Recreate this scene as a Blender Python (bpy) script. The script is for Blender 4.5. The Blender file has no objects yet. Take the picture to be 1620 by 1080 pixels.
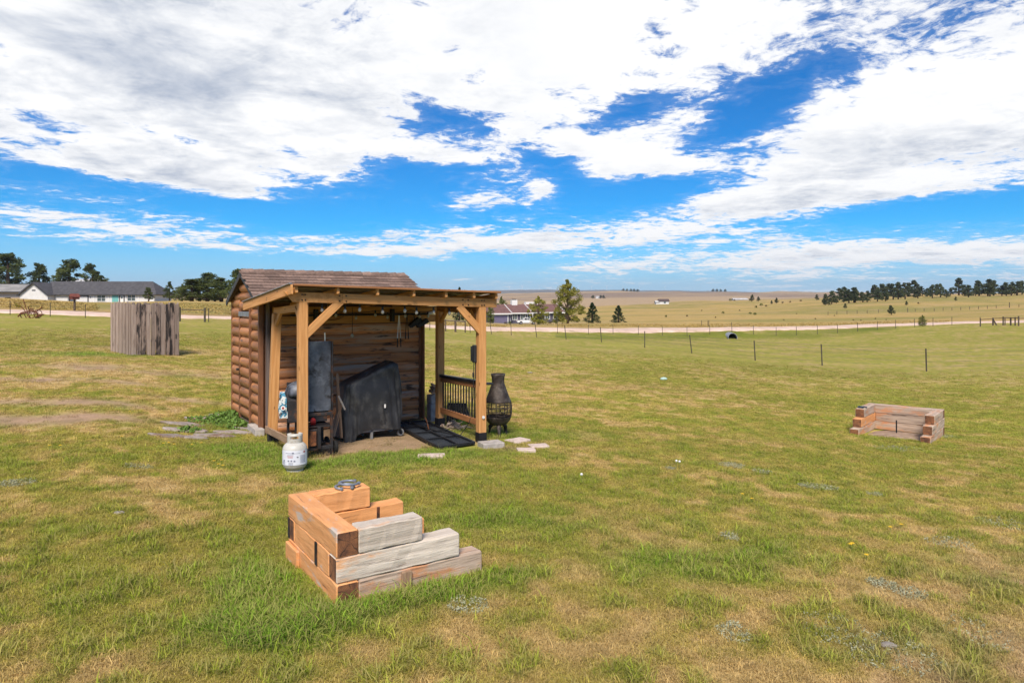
import bpy, bmesh, math, random
import numpy as np
from mathutils import Matrix, Vector
sc = bpy.context.scene
COL = sc.collection
RNG = random.Random(7)
NR = np.random.RandomState(11)
# ------------------------------------------------------------------ camera
F, HZ, EYE = 1080.0, 478.0, 2.4          # focal length and horizon row of the 1620 px wide photograph, eye height
cam = bpy.data.cameras.new('camera'); camo = bpy.data.objects.new('camera', cam); COL.objects.link(camo)
camo.location = (0, 0, EYE); camo.rotation_euler = (math.radians(90), 0, 0)
cam.sensor_width = 36; cam.lens = 24; cam.shift_y = -(540 - HZ) / 1620
cam.clip_start = .05; cam.clip_end = 40000
sc.camera = camo
# ------------------------------------------------------------------ light
SUN_DIR = Vector((-.06, -.80, .92)).normalized()
sun = bpy.data.lights.new('sun', 'SUN'); suno = bpy.data.objects.new('sun', sun); COL.objects.link(suno)
sun.energy = 2.2; sun.angle = math.radians(22); sun.color = (1, .90, .76)
suno.rotation_euler = SUN_DIR.to_track_quat('Z', 'Y').to_euler()
sc.view_settings.view_transform = 'Standard'; sc.view_settings.look = 'None'
sc.view_settings.gamma = 1; sc.view_settings.use_curve_mapping = False
sc.view_settings.exposure = 1.45
sc.cycles.max_bounces = 6; sc.cycles.diffuse_bounces = 3; sc.cycles.glossy_bounces = 2
sc.cycles.transparent_max_bounces = 8; sc.cycles.caustics_reflective = False; sc.cycles.caustics_refractive = False

class E:                                   # tiny expression helper over Math nodes
    nt = None
    def __init__(s, sock): s.s = sock
    @staticmethod
    def m(op, *a, clamp=False):
        n = E.nt.nodes.new('ShaderNodeMath'); n.operation = op; n.use_clamp = clamp
        for i, v in enumerate(a):
            if isinstance(v, E): E.nt.links.new(v.s, n.inputs[i])
            else: n.inputs[i].default_value = v
        return E(n.outputs[0])
    def __add__(s, o): return E.m('ADD', s, o)
    def __radd__(s, o): return E.m('ADD', s, o)
    def __sub__(s, o): return E.m('SUBTRACT', s, o)
    def __rsub__(s, o): return E.m('SUBTRACT', o, s)
    def __mul__(s, o): return E.m('MULTIPLY', s, o)
    def __rmul__(s, o): return E.m('MULTIPLY', s, o)
    def __truediv__(s, o): return E.m('DIVIDE', s, o)
    @staticmethod
    def step(a, b, v):
        n = E.nt.nodes.new('ShaderNodeMapRange'); n.interpolation_type = 'SMOOTHSTEP'
        n.inputs['From Min'].default_value = a; n.inputs['From Max'].default_value = b
        E.nt.links.new(v.s, n.inputs['Value']); return E(n.outputs[0])
    @staticmethod
    def noise(vec, scale, detail=6, rough=.55, dist=0.):
        n = E.nt.nodes.new('ShaderNodeTexNoise')
        n.inputs['Scale'].default_value = scale; n.inputs['Detail'].default_value = detail
        n.inputs['Roughness'].default_value = rough; n.inputs['Distortion'].default_value = dist
        E.nt.links.new(vec, n.inputs['Vector']); return E(n.outputs[0])
    @staticmethod
    def mix(fac, a, b, mode='MIX'):
        n = E.nt.nodes.new('ShaderNodeMix'); n.data_type = 'RGBA'; n.blend_type = mode
        for i, v in ((0, fac), (6, a), (7, b)):
            if isinstance(v, E): E.nt.links.new(v.s, n.inputs[i])
            elif hasattr(v, 'is_output'): E.nt.links.new(v, n.inputs[i])
            elif isinstance(v, (int, float)): n.inputs[i].default_value = v
            else: n.inputs[i].default_value = (*v, 1)
        return n.outputs[2]

def make_world():
    w = bpy.data.worlds.new('World'); sc.world = w; w.use_nodes = True
    nt = w.node_tree; E.nt = nt; N = nt.nodes; L = nt.links
    bg = N['Background']; bg.inputs[1].default_value = .1
    sky = N.new('ShaderNodeTexSky'); sky.sky_type = 'NISHITA'; sky.sun_disc = False
    sky.sun_elevation = math.asin(SUN_DIR.z); sky.sun_rotation = math.atan2(SUN_DIR.x, SUN_DIR.y)
    sky.air_density = 1.0; sky.dust_density = .3; sky.ozone_density = 2.5; sky.altitude = 1900
    tc = N.new('ShaderNodeTexCoord'); sp = N.new('ShaderNodeSeparateXYZ'); L.new(tc.outputs['Generated'], sp.inputs[0])
    x, y, z = (E(sp.outputs[i]) for i in range(3))
    az = E.m('ARCTAN2', x, y)
    h = E.m('SQRT', x * x + y * y)
    el = z / E.m('MAXIMUM', h, .02)
    zc = E.m('MAXIMUM', z, 0.) + .085
    cb = N.new('ShaderNodeCombineXYZ')
    L.new((x / zc).s, cb.inputs[0]); L.new((y / zc).s, cb.inputs[1])
    q = cb.outputs[0]
    cover = None
    # cloud banks (+) and blue gaps (-): x, y, rx, ry in photograph pixels, tilt in degrees, weight
    for (px, py, rx, ry, t, wt) in CLOUD_BANKS:
        a0 = math.atan((px - 810) / F); e0 = (HZ - py) / F * math.cos(a0)
        c, s = math.cos(math.radians(t)), math.sin(math.radians(t))
        da = az - a0; de = el - e0
        u = (da * c + de * s) * (F / rx); v = (de * c - da * s) * (F / ry)
        g = E.m('EXPONENT', (u * u + v * v) * -1.) * wt
        cover = g if cover is None else cover + g
    n1 = E.noise(q, .80, 10, .62, .35)
    n2 = E.noise(q, 3.6, 9, .68, .7)
    n3 = E.noise(q, 13., 6, .68, .5)
    d = n1 * .50 + n2 * .40 + n3 * .26 + cover - .078
    alpha = E.step(.515, .605, d)
    thin = E.step(.44, .56, d) * .09
    alpha = E.m('MAXIMUM', alpha, thin)
    thick = E.step(.60, .92, d)
    n4 = E.noise(q, 1.5, 6, .55, .4)
    grey = (E.step(.40, .64, n4) * .85 + E.step(.42, .62, n2) * .25) * (.15 + .75 * E.step(.57, .76, d))
    # thin-cloud glow where the sun-side bank is brightest
    gl = None
    for (px, py, rx, ry, wt) in CLOUD_BRIGHT:
        a0 = math.atan((px - 810) / F); e0 = (HZ - py) / F * math.cos(a0)
        u = (az - a0) * (F / rx); v = (el - e0) * (F / ry)
        g = E.m('EXPONENT', (u * u + v * v) * -1.) * wt
        gl = g if gl is None else gl + g
    # relief: the side of each puff turned to the zenith is lighter, the far side darker
    sc_ = N.new('ShaderNodeVectorMath'); sc_.operation = 'SCALE'; sc_.inputs['Scale'].default_value = .955; L.new(q, sc_.inputs[0])
    r1 = E.noise(sc_.outputs[0], .80, 10, .62, .35); r2 = E.noise(sc_.outputs[0], 3.6, 9, .68, .7)
    rel = (r1 - n1) * 2.6 + (r2 - n2) * 1.5
    grey = grey + E.m('MULTIPLY', rel, E.step(.54, .66, d))
    grey = E.m('MULTIPLY', grey, E.m('SUBTRACT', 1., gl, clamp=True), clamp=True)
    cl = E.mix(grey, (3.95, 3.95, 3.97), (1.75, 1.98, 2.4))
    hs = N.new('ShaderNodeHueSaturation'); hs.inputs['Saturation'].default_value = 1.28; hs.inputs['Value'].default_value = .355
    L.new(sky.outputs[0], hs.inputs['Color'])
    tint = E.mix(1., hs.outputs[0], (.10, 1.04, 1.45), 'MULTIPLY')
    # low haze: paler towards the horizon
    hz = E.step(.10, -.02, el)
    n = hz.s.node; n.inputs['From Min'].default_value = -.005; n.inputs['From Max'].default_value = .115
    n.inputs['To Min'].default_value = 1; n.inputs['To Max'].default_value = 0
    base = E.mix(hz * .85, tint, (1.85, 2.4, 3.3))
    fade = E.step(.0, .05, el) * .45 + .55
    col = E.mix(alpha * fade, base, cl)
    L.new(col, bg.inputs[0])
CLOUD_BANKS = [
    (920, 60, 800, 190, 0, .16), (270, 140, 420, 100, -10, .17), (1480, 190, 300, 110, 14, .13), (800, 380, 430, 24, 3, .13),
    (1010, 250, 260, 45, -8, .09), (90, 345, 150, 16, -6, .09), (330, 390, 300, 6, -1, .06), (1330, 408, 420, 20, 2, .10), (1100, 330, 120, 40, 0, .08),
    (560, 270, 130, 16, -5, .07),
    (660, 285, 190, 42, 8, -.19), (690, 180, 80, 30, -20, -.20), (1025, 305, 125, 26, 4, -.21), (880, 265, 70, 30, -30, -.13),
    (1215, 165, 110, 60, 35, -.17), (1420, 335, 300, 18, 3, -.17), (230, 300, 330, 20, -7, -.17), (5, 85, 30, 34, 0, -.2), (60, 60, 230, 150, 0, .18), (140, 255, 260, 34, -8, .13),
    (520, 340, 400, 18, 0, -.12), (260, 425, 480, 26, 0, -.20), (640, 195, 60, 16, -20, -.07), (75, 190, 60, 22, -15, -.19), (160, 175, 50, 10, -15, -.12), (275, 215, 60, 12, -15, -.17), (40, 225, 60, 14, 0, -.14), (450, 235, 40, 14, -10, -.13), (1010, 160, 50, 16, 10, -.10), (975, 190, 60, 14, 10, -.11), (1150, 205, 80, 16, 25, -.08), (1270, 60, 60, 24, 10, -.05), (620, 265, 60, 20, 0, -.06), (330, 292, 90, 20, -12, .10), (720, 250, 60, 14, 0, .13), (745, 320, 40, 14, 10, .11), (860, 300, 30, 14, 0, .1)]
CLOUD_BRIGHT = [(980, 40, 330, 170, 1.0), (1120, 220, 180, 80, .55), (1400, 110, 120, 60, .4)]
make_world()

# ------------------------------------------------------------------ materials
def new_mat(name):
    m = bpy.data.materials.new(name); m.use_nodes = True
    E.nt = m.node_tree
    return m, m.node_tree.nodes['Principled BSDF']
def vec_in(nt, coord, scale):
    if coord == 'World':
        g = nt.nodes.new('ShaderNodeNewGeometry'); src = g.outputs['Position']
    else:
        t = nt.nodes.new('ShaderNodeTexCoord'); src = t.outputs[coord]
    oi = nt.nodes.new('ShaderNodeObjectInfo')
    off = nt.nodes.new('ShaderNodeVectorMath'); off.operation = 'MULTIPLY_ADD'
    off.inputs[1].default_value = (1, 1, 1)
    if coord == 'Object':
        sm = nt.nodes.new('ShaderNodeMath'); sm.operation = 'MULTIPLY'; sm.inputs[1].default_value = 37.
        nt.links.new(oi.outputs['Random'], sm.inputs[0])
        cm = nt.nodes.new('ShaderNodeCombineXYZ')
        for i in range(3): nt.links.new(sm.outputs[0], cm.inputs[i])
        nt.links.new(cm.outputs[0], off.inputs[2])
    nt.links.new(src, off.inputs[0])
    mp = nt.nodes.new('ShaderNodeVectorMath'); mp.operation = 'MULTIPLY'; mp.inputs[1].default_value = scale
    nt.links.new(off.outputs[0], mp.inputs[0])
    return mp.outputs[0], off.outputs[0], oi.outputs['Random']
def mat(name, c1, c2=None, scale=(6, 6, 6), rough=.7, metal=0., bump=.0, bscale=1., wear=None, wear2=None, rnd=.12, coord='Object', contrast=(.35, .65), detail=6, spec=.3, knots=False):
    """c1..c2 by stretched noise; wear = (colour, amount 0..1, scale vec, sharpness) patches of another colour"""
    m, b = new_mat(name); nt = m.node_tree
    v, raw, rand = vec_in(nt, coord, scale)
    c2 = c2 or tuple(k * .8 for k in c1)
    n = E.noise(v, 1., detail, .6, .15)
    col = E.mix(E.step(contrast[0], contrast[1], n), c2, c1)
    if knots:
        kv = nt.nodes.new('ShaderNodeVectorMath'); kv.operation = 'MULTIPLY'; kv.inputs[1].default_value = (3.2, 9, 9)
        nt.links.new(raw, kv.inputs[0])
        vo = nt.nodes.new('ShaderNodeTexVoronoi'); vo.inputs['Scale'].default_value = 1.0; nt.links.new(kv.outputs[0], vo.inputs['Vector'])
        col = E.mix(E.step(.17, .08, E(vo.outputs['Distance'])) if False else E.m('LESS_THAN', E(vo.outputs['Distance']), .13) * .7, col, tuple(k * .35 for k in c2))
    for w in (wear, wear2):
        if w:
            wv = nt.nodes.new('ShaderNodeVectorMath'); wv.operation = 'MULTIPLY'; wv.inputs[1].default_value = w[2]
            ad = nt.nodes.new('ShaderNodeVectorMath'); ad.inputs[1].default_value = (13.7 * w[1], 5.1, 9.3)
            nt.links.new(raw, ad.inputs[0]); nt.links.new(ad.outputs[0], wv.inputs[0])
            wn = E.noise(wv.outputs[0], 1., 7, .65, .2)
            t = .68 - .36 * w[1]
            col = E.mix(E.step(t - w[3], t + w[3], wn), col, w[0])
    if rnd:
        k = E(rand) * (2 * rnd) + (1 - rnd)
        cmb = nt.nodes.new('ShaderNodeCombineColor')
        for i in range(3): nt.links.new(k.s, cmb.inputs[i])
        col = E.mix(1., col, cmb.outputs[0], 'MULTIPLY')
    nt.links.new(col, b.inputs['Base Color'])
    b.inputs['Roughness'].default_value = rough; b.inputs['Metallic'].default_value = metal
    b.inputs['Specular IOR Level'].default_value = spec
    if bump:
        bv = nt.nodes.new('ShaderNodeVectorMath'); bv.operation = 'MULTIPLY'; bv.inputs[1].default_value = (bscale,) * 3
        nt.links.new(v, bv.inputs[0])
        bn = E.noise(bv.outputs[0], 1., 6, .65)
        bp = nt.nodes.new('ShaderNodeBump'); bp.inputs['Strength'].default_value = bump; bp.inputs['Distance'].default_value = .02
        nt.links.new(bn.s, bp.inputs['Height']); nt.links.new(bp.outputs[0], b.inputs['Normal'])
    return m
def plain(name, c, rough=.6, metal=0., rnd=0., **k): return mat(name, c, tuple(x * .82 for x in c), (4, 4, 4), rough, metal, rnd=rnd, **k)

M = {}
M['cedar'] = mat('cedar', (.60, .305, .115), (.46, .215, .072), (1.6, 26, 26), .65, bump=.25, rnd=.10, knots=True)
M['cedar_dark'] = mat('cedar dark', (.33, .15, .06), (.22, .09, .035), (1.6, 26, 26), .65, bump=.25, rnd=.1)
M['ledger'] = mat('ledger board', (.50, .25, .07), (.38, .17, .045), (1.4, 22, 22), .6, bump=.15, rnd=.08)
M['log'] = mat('stained log siding', (.415, .178, .066), (.29, .118, .043), (1.5, 16, 16), .5, bump=.3, rnd=.22, wear=((.14, .07, .04), .2, (1.5, 10, 10), .1))
M['wallboard'] = mat('weathered wall board', (.58, .245, .095), (.36, .15, .065), (1.1, 20, 20), .7, bump=.4, rnd=.28, wear=((.40, .29, .225), .36, (.7, 7, 9), .10), wear2=((.06, .04, .032), .24, (2.2, 12, 12), .06), contrast=(.3, .7))
M['trim'] = mat('brown trim board', (.23, .10, .05), (.16, .07, .035), (2, 20, 20), .6, bump=.2, rnd=.1)
M['corner'] = mat('weathered corner board', (.17, .13, .115), (.09, .065, .055), (1.2, 18, 18), .8, bump=.35, rnd=.1)
M['shingle'] = mat('asphalt shingle', (.235, .155, .122), (.14, .096, .078), (22, 22, 22), .9, bump=.3, rnd=.30)
M['roofmetal'] = mat('roof sheet', (.30, .27, .25), (.22, .19, .18), (3, 3, 3), .45, .4, rnd=0)
M['roofunder'] = mat('roof underside', (.12, .085, .06), (.08, .055, .04), (2, 12, 12), .8, rnd=.1)
M['black'] = mat('black metal', (.018, .018, .02), (.010, .010, .012), (12, 12, 12), .5, .0, rnd=.1)
M['blackmatte'] = mat('black plastic', (.022, .024, .028), (.014, .015, .018), (9, 9, 9), .6)
M['smoker'] = mat('blued steel', (.095, .104, .128), (.052, .058, .074), (2.2, 2.2, 2.2), .5, .25, rnd=0, wear=((.16, .175, .21), .36, (3, 3, 3), .1), wear2=((.03, .028, .03), .3, (6, 6, 2), .08))
M['soot'] = mat('sooty steel', (.035, .033, .036), (.018, .016, .017), (5, 5, 5), .6, .2, bump=.2, wear=((.10, .045, .025), .25, (7, 7, 7), .08))
M['rust'] = mat('rusty steel', (.20, .075, .03), (.10, .035, .018), (6, 6, 6), .85, bump=.3, wear=((.035, .02, .016), .4, (9, 9, 9), .1))
M['iron'] = mat('cast iron', (.055, .042, .036), (.03, .024, .022), (8, 8, 8), .6, .3, bump=.25, rnd=0, wear=((.10, .085, .075), .3, (7, 7, 7), .1))
M['fabric'] = mat('black grill cover', (.030, .030, .033), (.018, .018, .020), (3, 3, 3), .55, bump=.12, bscale=3, rnd=0, wear=((.085, .083, .08), .28, (4, 4, 2.5), .12), spec=.45)
M['greywheel'] = plain('grey plastic', (.22, .22, .22))
M['concrete'] = mat('concrete block', (.46, .42, .385), (.34, .305, .28), (9, 9, 9), .9, bump=.4, rnd=.08)
M['paver'] = mat('pinkish paver', (.62, .50, .44), (.50, .40, .345), (12, 12, 12), .9, bump=.3, rnd=.08)
M['flag'] = mat('flagstone', (.34, .29, .265), (.22, .19, .175), (4, 4, 4), .9, bump=.5, rnd=.2, wear=((.20, .115, .07), .3, (3, 3, 3), .1))
M['rock'] = mat('rock', (.30, .27, .24), (.17, .15, .13), (6, 6, 6), .9, bump=.5, rnd=.2)
M['tank'] = mat('grey white tank paint', (.50, .49, .45), (.44, .42, .38), (5, 5, 5), .38, rnd=0, wear=((.30, .26, .21), .18, (9, 9, 9), .06))
M['label'] = mat('label paper', (.66, .68, .74), (.60, .62, .69), (8, 8, 8), .5, rnd=0)
M['ink'] = plain('label ink', (.20, .21, .28)); M['inkred'] = plain('red ink', (.45, .12, .12)); M['inkblack'] = plain('black ink', (.02, .02, .02))
M['red'] = plain('red plastic', (.50, .025, .02), .4)
M['steel'] = plain('bright steel', (.55, .55, .56), .35, .8)
M['galv'] = mat('galvanised steel', (.34, .35, .39), (.24, .25, .28), (10, 10, 10), .45, .5)
M['whitepaint'] = plain('white paint', (.78, .77, .75), .6)
M['glassbulb'] = plain('bulb glass', (.42, .40, .36), .15)
PEEL = (.62, .585, .55)
M['orange'] = mat('orange painted timber', (.75, .365, .155), (.62, .28, .108), (2.2, 15, 15), .7, bump=.5, rnd=.07, wear=((.50, .42, .36), .22, (2.2, 7, 7), .06), wear2=((.25, .12, .07), .08, (1.3, 34, 34), .025), contrast=(.3, .7))
M['orange_clean'] = mat('orange painted timber clean', (.75, .355, .145), (.61, .27, .10), (2.2, 15, 15), .7, bump=.5, rnd=.06, wear=((.30, .14, .07), .16, (1.3, 30, 30), .03), contrast=(.3, .7))
M['greytimber'] = mat('whitewashed timber', (.60, .53, .45), (.45, .385, .32), (1.6, 22, 22), .8, bump=.7, rnd=.08, wear=((.60, .32, .16), .20, (1.6, 5, 5), .07), wear2=((.24, .19, .155), .12, (1.5, 30, 30), .04))
M['pinktimber'] = mat('faded timber', (.50, .39, .30), (.345, .255, .195), (1.6, 22, 22), .8, bump=.7, rnd=.14, wear=((.52, .24, .115), .30, (1.8, 5, 5), .08), wear2=((.16, .11, .085), .14, (1.6, 26, 26), .04))
def endgrain():
    m, b = new_mat('timber end grain'); nt = m.node_tree
    v, raw, rand = vec_in(nt, 'Object', (1, 1, 1))
    tc = nt.nodes.new('ShaderNodeTexCoord'); sp = nt.nodes.new('ShaderNodeSeparateXYZ'); nt.links.new(tc.outputs['Object'], sp.inputs[0])
    y, z = E(sp.outputs[1]) + .02, E(sp.outputs[2]) - .015
    nn = E.noise(v, 14, 4, .6)
    rad = E.m('SQRT', y * y + z * z) + nn * .018
    ring = E.m('SINE', rad * 420.) * .5 + .5
    an = E.m('ARCTAN2', y, z) + nn * .6
    chk = E.step(.93, .99, E.m('SINE', an * 5.))
    big = E.noise(v, 5, 5, .6)
    col = E.mix(E.step(.38, .66, big), (.30, .12, .045), (.085, .036, .02))
    col = E.mix(ring * .35, col, (.06, .025, .014)); col = E.mix(chk * .8, col, (.02, .01, .008))
    nt.links.new(col, b.inputs['Base Color']); b.inputs['Roughness'].default_value = .85
    return m
M['endgrain'] = endgrain()
M['plank'] = mat('weathered plank', (.37, .285, .24), (.28, .205, .168), (1.3, 20, 20), .85, bump=.5, rnd=.22, wear=((.10, .075, .065), .12, (1.6, 8, 8), .10))
M['plank_dark'] = mat('stained plank', (.32, .235, .195), (.20, .145, .118), (1.3, 20, 20), .85, bump=.5, rnd=.25, wear=((.035, .028, .027), .56, (1.7, 9, 9), .08))
M['scrapwood'] = mat('scrap wood', (.36, .235, .15), (.24, .145, .09), (2, 20, 20), .8, bump=.2, rnd=.15)
M['firewood'] = mat('firewood', (.52, .33, .20), (.22, .13, .085), (3, 16, 16), .9, bump=.4, rnd=.25)
M['chips'] = mat('kindling', (.55, .44, .35), (.30, .21, .16), (9, 9, 9), .9, rnd=.2)
M['post_metal'] = mat('fence post steel', (.085, .075, .05), (.05, .04, .03), (5, 5, 5), .8)
M['wire'] = plain('fence wire', (.16, .15, .14), .6, .3)
M['post_wood'] = mat('fence post wood', (.13, .095, .07), (.07, .05, .04), (8, 8, 2), .9, bump=.3)
M['housewhite'] = mat('white siding', (.64, .63, .63), (.58, .57, .57), (1, 1, 1), .8, coord='Object', rnd=0)
M['roofgrey'] = mat('dark grey roof', (.085, .082, .088), (.055, .053, .058), (1.2, 1.2, 1.2), .85, rnd=.08)
M['rooflight'] = mat('light metal roof', (.50, .50, .50), (.36, .35, .35), (.5, .5, .5), .5, rnd=.1)
M['roofred'] = mat('red brown roof', (.165, .088, .080), (.12, .064, .058), (1.2, 1.2, 1.2), .85, rnd=.08)
M['purple'] = mat('purple grey siding', (.105, .096, .13), (.08, .072, .10), (2, 2, 2), .75, rnd=.06)
M['garagepurple'] = plain('purple garage door', (.175, .155, .245), .6)
M['darktrim'] = plain('dark trim', (.05, .05, .055), .6)
M['teal'] = plain('teal panel', (.16, .42, .40), .5)
M['glass'] = plain('window glass', (.07, .10, .11), .08, spec=.6)
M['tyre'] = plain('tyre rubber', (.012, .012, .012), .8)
M['carwhite'] = plain('white car paint', (.80, .80, .80), .25)
M['carglass'] = plain('car glass', (.015, .018, .02), .05)
M['bin'] = plain('dark bin', (.02, .025, .03), .6)
M['turbine'] = plain('turbine white', (.7, .7, .72), .5)
M['signred'] = mat('rust brown board', (.17, .055, .04), (.11, .035, .028), (3, 3, 3), .8)
M['dirt'] = mat('bare dirt', (.22, .15, .105), (.14, .092, .062), (5, 5, 5), .95, coord='World', bump=.6, bscale=3, rnd=0)
M['sand'] = mat('pit sand', (.36, .26, .19), (.24, .165, .115), (7, 7, 7), .95, coord='World', bump=.6, bscale=3, rnd=0)
M['flower'] = plain('yellow petals', (.72, .46, .02), .6)
M['sage'] = mat('sage leaves', (.36, .36, .25), (.25, .26, .16), (9, 9, 9), .95, rnd=.1, spec=.02)
M['weed'] = mat('green weed leaves', (.14, .24, .04), (.09, .16, .03), (9, 9, 9), .7, rnd=.1)
def translucent(m, k):
    nt = m.node_tree; b = nt.nodes['Principled BSDF']; out = nt.nodes['Material Output']
    t = nt.nodes.new('ShaderNodeBsdfTranslucent'); mx = nt.nodes.new('ShaderNodeMixShader'); mx.inputs[0].default_value = k
    nt.links.new(b.inputs['Base Color'].links[0].from_socket, t.inputs['Color'])
    nt.links.new(b.outputs[0], mx.inputs[1]); nt.links.new(t.outputs[0], mx.inputs[2]); nt.links.new(mx.outputs[0], out.inputs['Surface'])
def leafmat(name, c, c2, rnd=.18):
    m = mat(name, c, c2, (.55, .55, .55), .75, rnd=rnd, coord='Object', contrast=(.38, .62), spec=.1)
    translucent(m, .38)
    return m
M['pine'] = leafmat('pine needles', (.125, .150, .048), (.066, .086, .030))
M['pinefar'] = leafmat('far pine needles', (.115, .135, .062), (.062, .082, .042))
M['spruce'] = leafmat('spruce needles', (.036, .068, .026), (.018, .038, .016))
M['decid'] = leafmat('yellow green leaves', (.34, .31, .055), (.18, .19, .030))
M['deciddark'] = leafmat('mid green leaves', (.18, .205, .042), (.088, .115, .024))
M['drybush'] = leafmat('dry bush', (.14, .105, .05), (.07, .055, .03))
M['yellowbush'] = leafmat('yellow bush', (.42, .32, .03), (.2, .18, .03))
M['bark'] = mat('bark', (.12, .08, .055), (.06, .04, .03), (3, 3, 1), .9, rnd=.15)

# ------------------------------------------------------------------ objects
WM = {}
def tag(o, label=None, cat=None, group=None, kind=None):
    if label: o['label'] = label
    if cat: o['category'] = cat
    if group: o['group'] = group
    if kind: o['kind'] = kind
    return o
def place(o, Mx, parent=None):
    COL.objects.link(o)
    WM[o] = Mx.copy()
    if parent is not None:
        o.parent = parent; o.matrix_basis = WM[parent].inverted() @ Mx
    else: o.matrix_basis = Mx
    return o
def thing(name, loc, label, cat, group=None, rz=0.):
    o = bpy.data.objects.new(name, None); o.empty_display_size = .2
    place(o, Matrix.Translation(Vector(loc)) @ Matrix.Rotation(rz, 4, 'Z'))
    return tag(o, label, cat, group)
def meshobj(name, me, m, Mx, parent=None):
    if m is not None and not me.materials: me.materials.append(m)
    return place(bpy.data.objects.new(name, me), Mx, parent)
def link_copy(src, Mx, parent=None):
    c = src.copy(); return place(c, Mx, parent)
def copy_tree(src, Mx, label=None, group=None):
    """a thing at a new place with copies of its parts and sub-parts"""
    c = src.copy(); place(c, Mx)
    if label: c['label'] = label
    if group: c['group'] = group
    for ch in KIDS(src):
        d = ch.copy(); COL.objects.link(d); d.parent = c
        for g in KIDS(ch):
            e = g.copy(); COL.objects.link(e); e.parent = d
    return c
def KIDS(o): return [c for c in WM if c.parent == o]

class MB:
    """collects shapes in world coordinates into one mesh"""
    def __init__(s): s.v = []; s.f = []; s.mi = []; s.cur = 0
    def add(s, vs, fs, Mx=None):
        b = len(s.v)
        if Mx is not None: vs = [Mx @ Vector(p) for p in vs]
        s.v += [tuple(p) for p in vs]; s.f += [tuple(b + i for i in f) for f in fs]; s.mi += [s.cur] * len(fs)
        return s
    def box(s, c, d, Mx=None, rz=0.):
        x, y, z = (k / 2 for k in d)
        T = Matrix.Translation(Vector(c)) @ Matrix.Rotation(rz, 4, 'Z')
        if Mx is not None: T = Mx @ T
        vs = [(i * x, j * y, k * z) for i in (-1, 1) for j in (-1, 1) for k in (-1, 1)]
        return s.add(vs, [(0, 1, 3, 2), (4, 6, 7, 5), (0, 4, 5, 1), (2, 3, 7, 6), (0, 2, 6, 4), (1, 5, 7, 3)], T)
    def bar(s, p0, p1, w, h=None, up=(0, 0, 1)):
        p0, p1 = Vector(p0), Vector(p1); h = h or w
        T = frame(p0, p1, up); L = (p1 - p0).length
        return s.box((0, 0, 0), (L, w, h), T)
    def tube(s, pts, r, n=6, closed=False, cap=True):
        pts = [Vector(p) for p in pts]; vs = []; fs = []
        rs = r if isinstance(r, (list, tuple)) else [r] * len(pts)
        K = len(pts)
        for i, p in enumerate(pts):
            a = pts[(i - 1) % K] if (closed or i) else pts[0]; b = pts[(i + 1) % K] if (closed or i < K - 1) else pts[-1]
            t = (b - a).normalized(); ref = Vector((0, 0, 1)) if abs(t.z) < .95 else Vector((1, 0, 0))
            e1 = t.cross(ref).normalized(); e2 = t.cross(e1)
            for k in range(n):
                an = 2 * math.pi * k / n
                vs.append(p + (e1 * math.cos(an) + e2 * math.sin(an)) * rs[i])
        for i in range(K if closed else K - 1):
            j = (i + 1) % K
            for k in range(n):
                k2 = (k + 1) % n
                fs.append((i * n + k, i * n + k2, j * n + k2, j * n + k))
        if cap and not closed: fs += [tuple(range(n))[::-1], tuple((K - 1) * n + k for k in range(n))]
        return s.add(vs, fs)
    def lathe(s, prof, n=20, Mx=None, cap=True):
        vs = []; fs = []
        for (r, z) in prof:
            for k in range(n):
                a = 2 * math.pi * k / n; vs.append((r * math.cos(a), r * math.sin(a), z))
        for i in range(len(prof) - 1):
            for k in range(n):
                k2 = (k + 1) % n; fs.append((i * n + k, i * n + k2, (i + 1) * n + k2, (i + 1) * n + k))
        if cap: fs += [tuple(range(n))[::-1], tuple((len(prof) - 1) * n + k for k in range(n))]
        return s.add(vs, fs, Mx)
    def prism(s, poly, y0, y1, Mx=None):
        """polygon in local XZ extruded along local Y"""
        n = len(poly); vs = [(x, y0, z) for x, z in poly] + [(x, y1, z) for x, z in poly]
        fs = [tuple(range(n)), tuple(range(2 * n - 1, n - 1, -1))] + [(i, i + n, (i + 1) % n + n, (i + 1) % n) for i in range(n)]
        return s.add(vs, fs, Mx)
    def mesh(s, name, smooth=False, origin=True):
        me = bpy.data.meshes.new(name)
        c = Vector((0, 0, 0))
        if origin and s.v:
            a = np.array(s.v); c = Vector(((a.min(0) + a.max(0)) / 2).tolist())
        me.from_pydata([(x - c.x, y - c.y, z - c.z) for x, y, z in s.v], [], s.f)
        bm = bmesh.new(); bm.from_mesh(me); bmesh.ops.recalc_face_normals(bm, faces=bm.faces); bm.to_mesh(me); bm.free()
        if smooth: me.shade_smooth() if hasattr(me, 'shade_smooth') else me.polygons.foreach_set('use_smooth', [True] * len(me.polygons))
        return me, c
    def build(s, name, m, parent=None, smooth=False, mats=None):
        me, c = s.mesh(name, smooth)
        for k in (mats or [m]): me.materials.append(k)
        if mats: me.polygons.foreach_set('material_index', s.mi)
        return place(bpy.data.objects.new(name, me), Matrix.Translation(c), parent)
def frame(p0, p1, up=(0, 0, 1)):
    p0, p1 = Vector(p0), Vector(p1); x = (p1 - p0).normalized(); up = Vector(up)
    if abs(x.dot(up)) > .98: up = Vector((0, 1, 0)) if abs(x.y) < .9 else Vector((1, 0, 0))
    y = up.cross(x).normalized(); z = x.cross(y)
    T = Matrix((x, y, z)).transposed().to_4x4(); T.translation = (p0 + p1) / 2
    return T
_mc = {}
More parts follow.
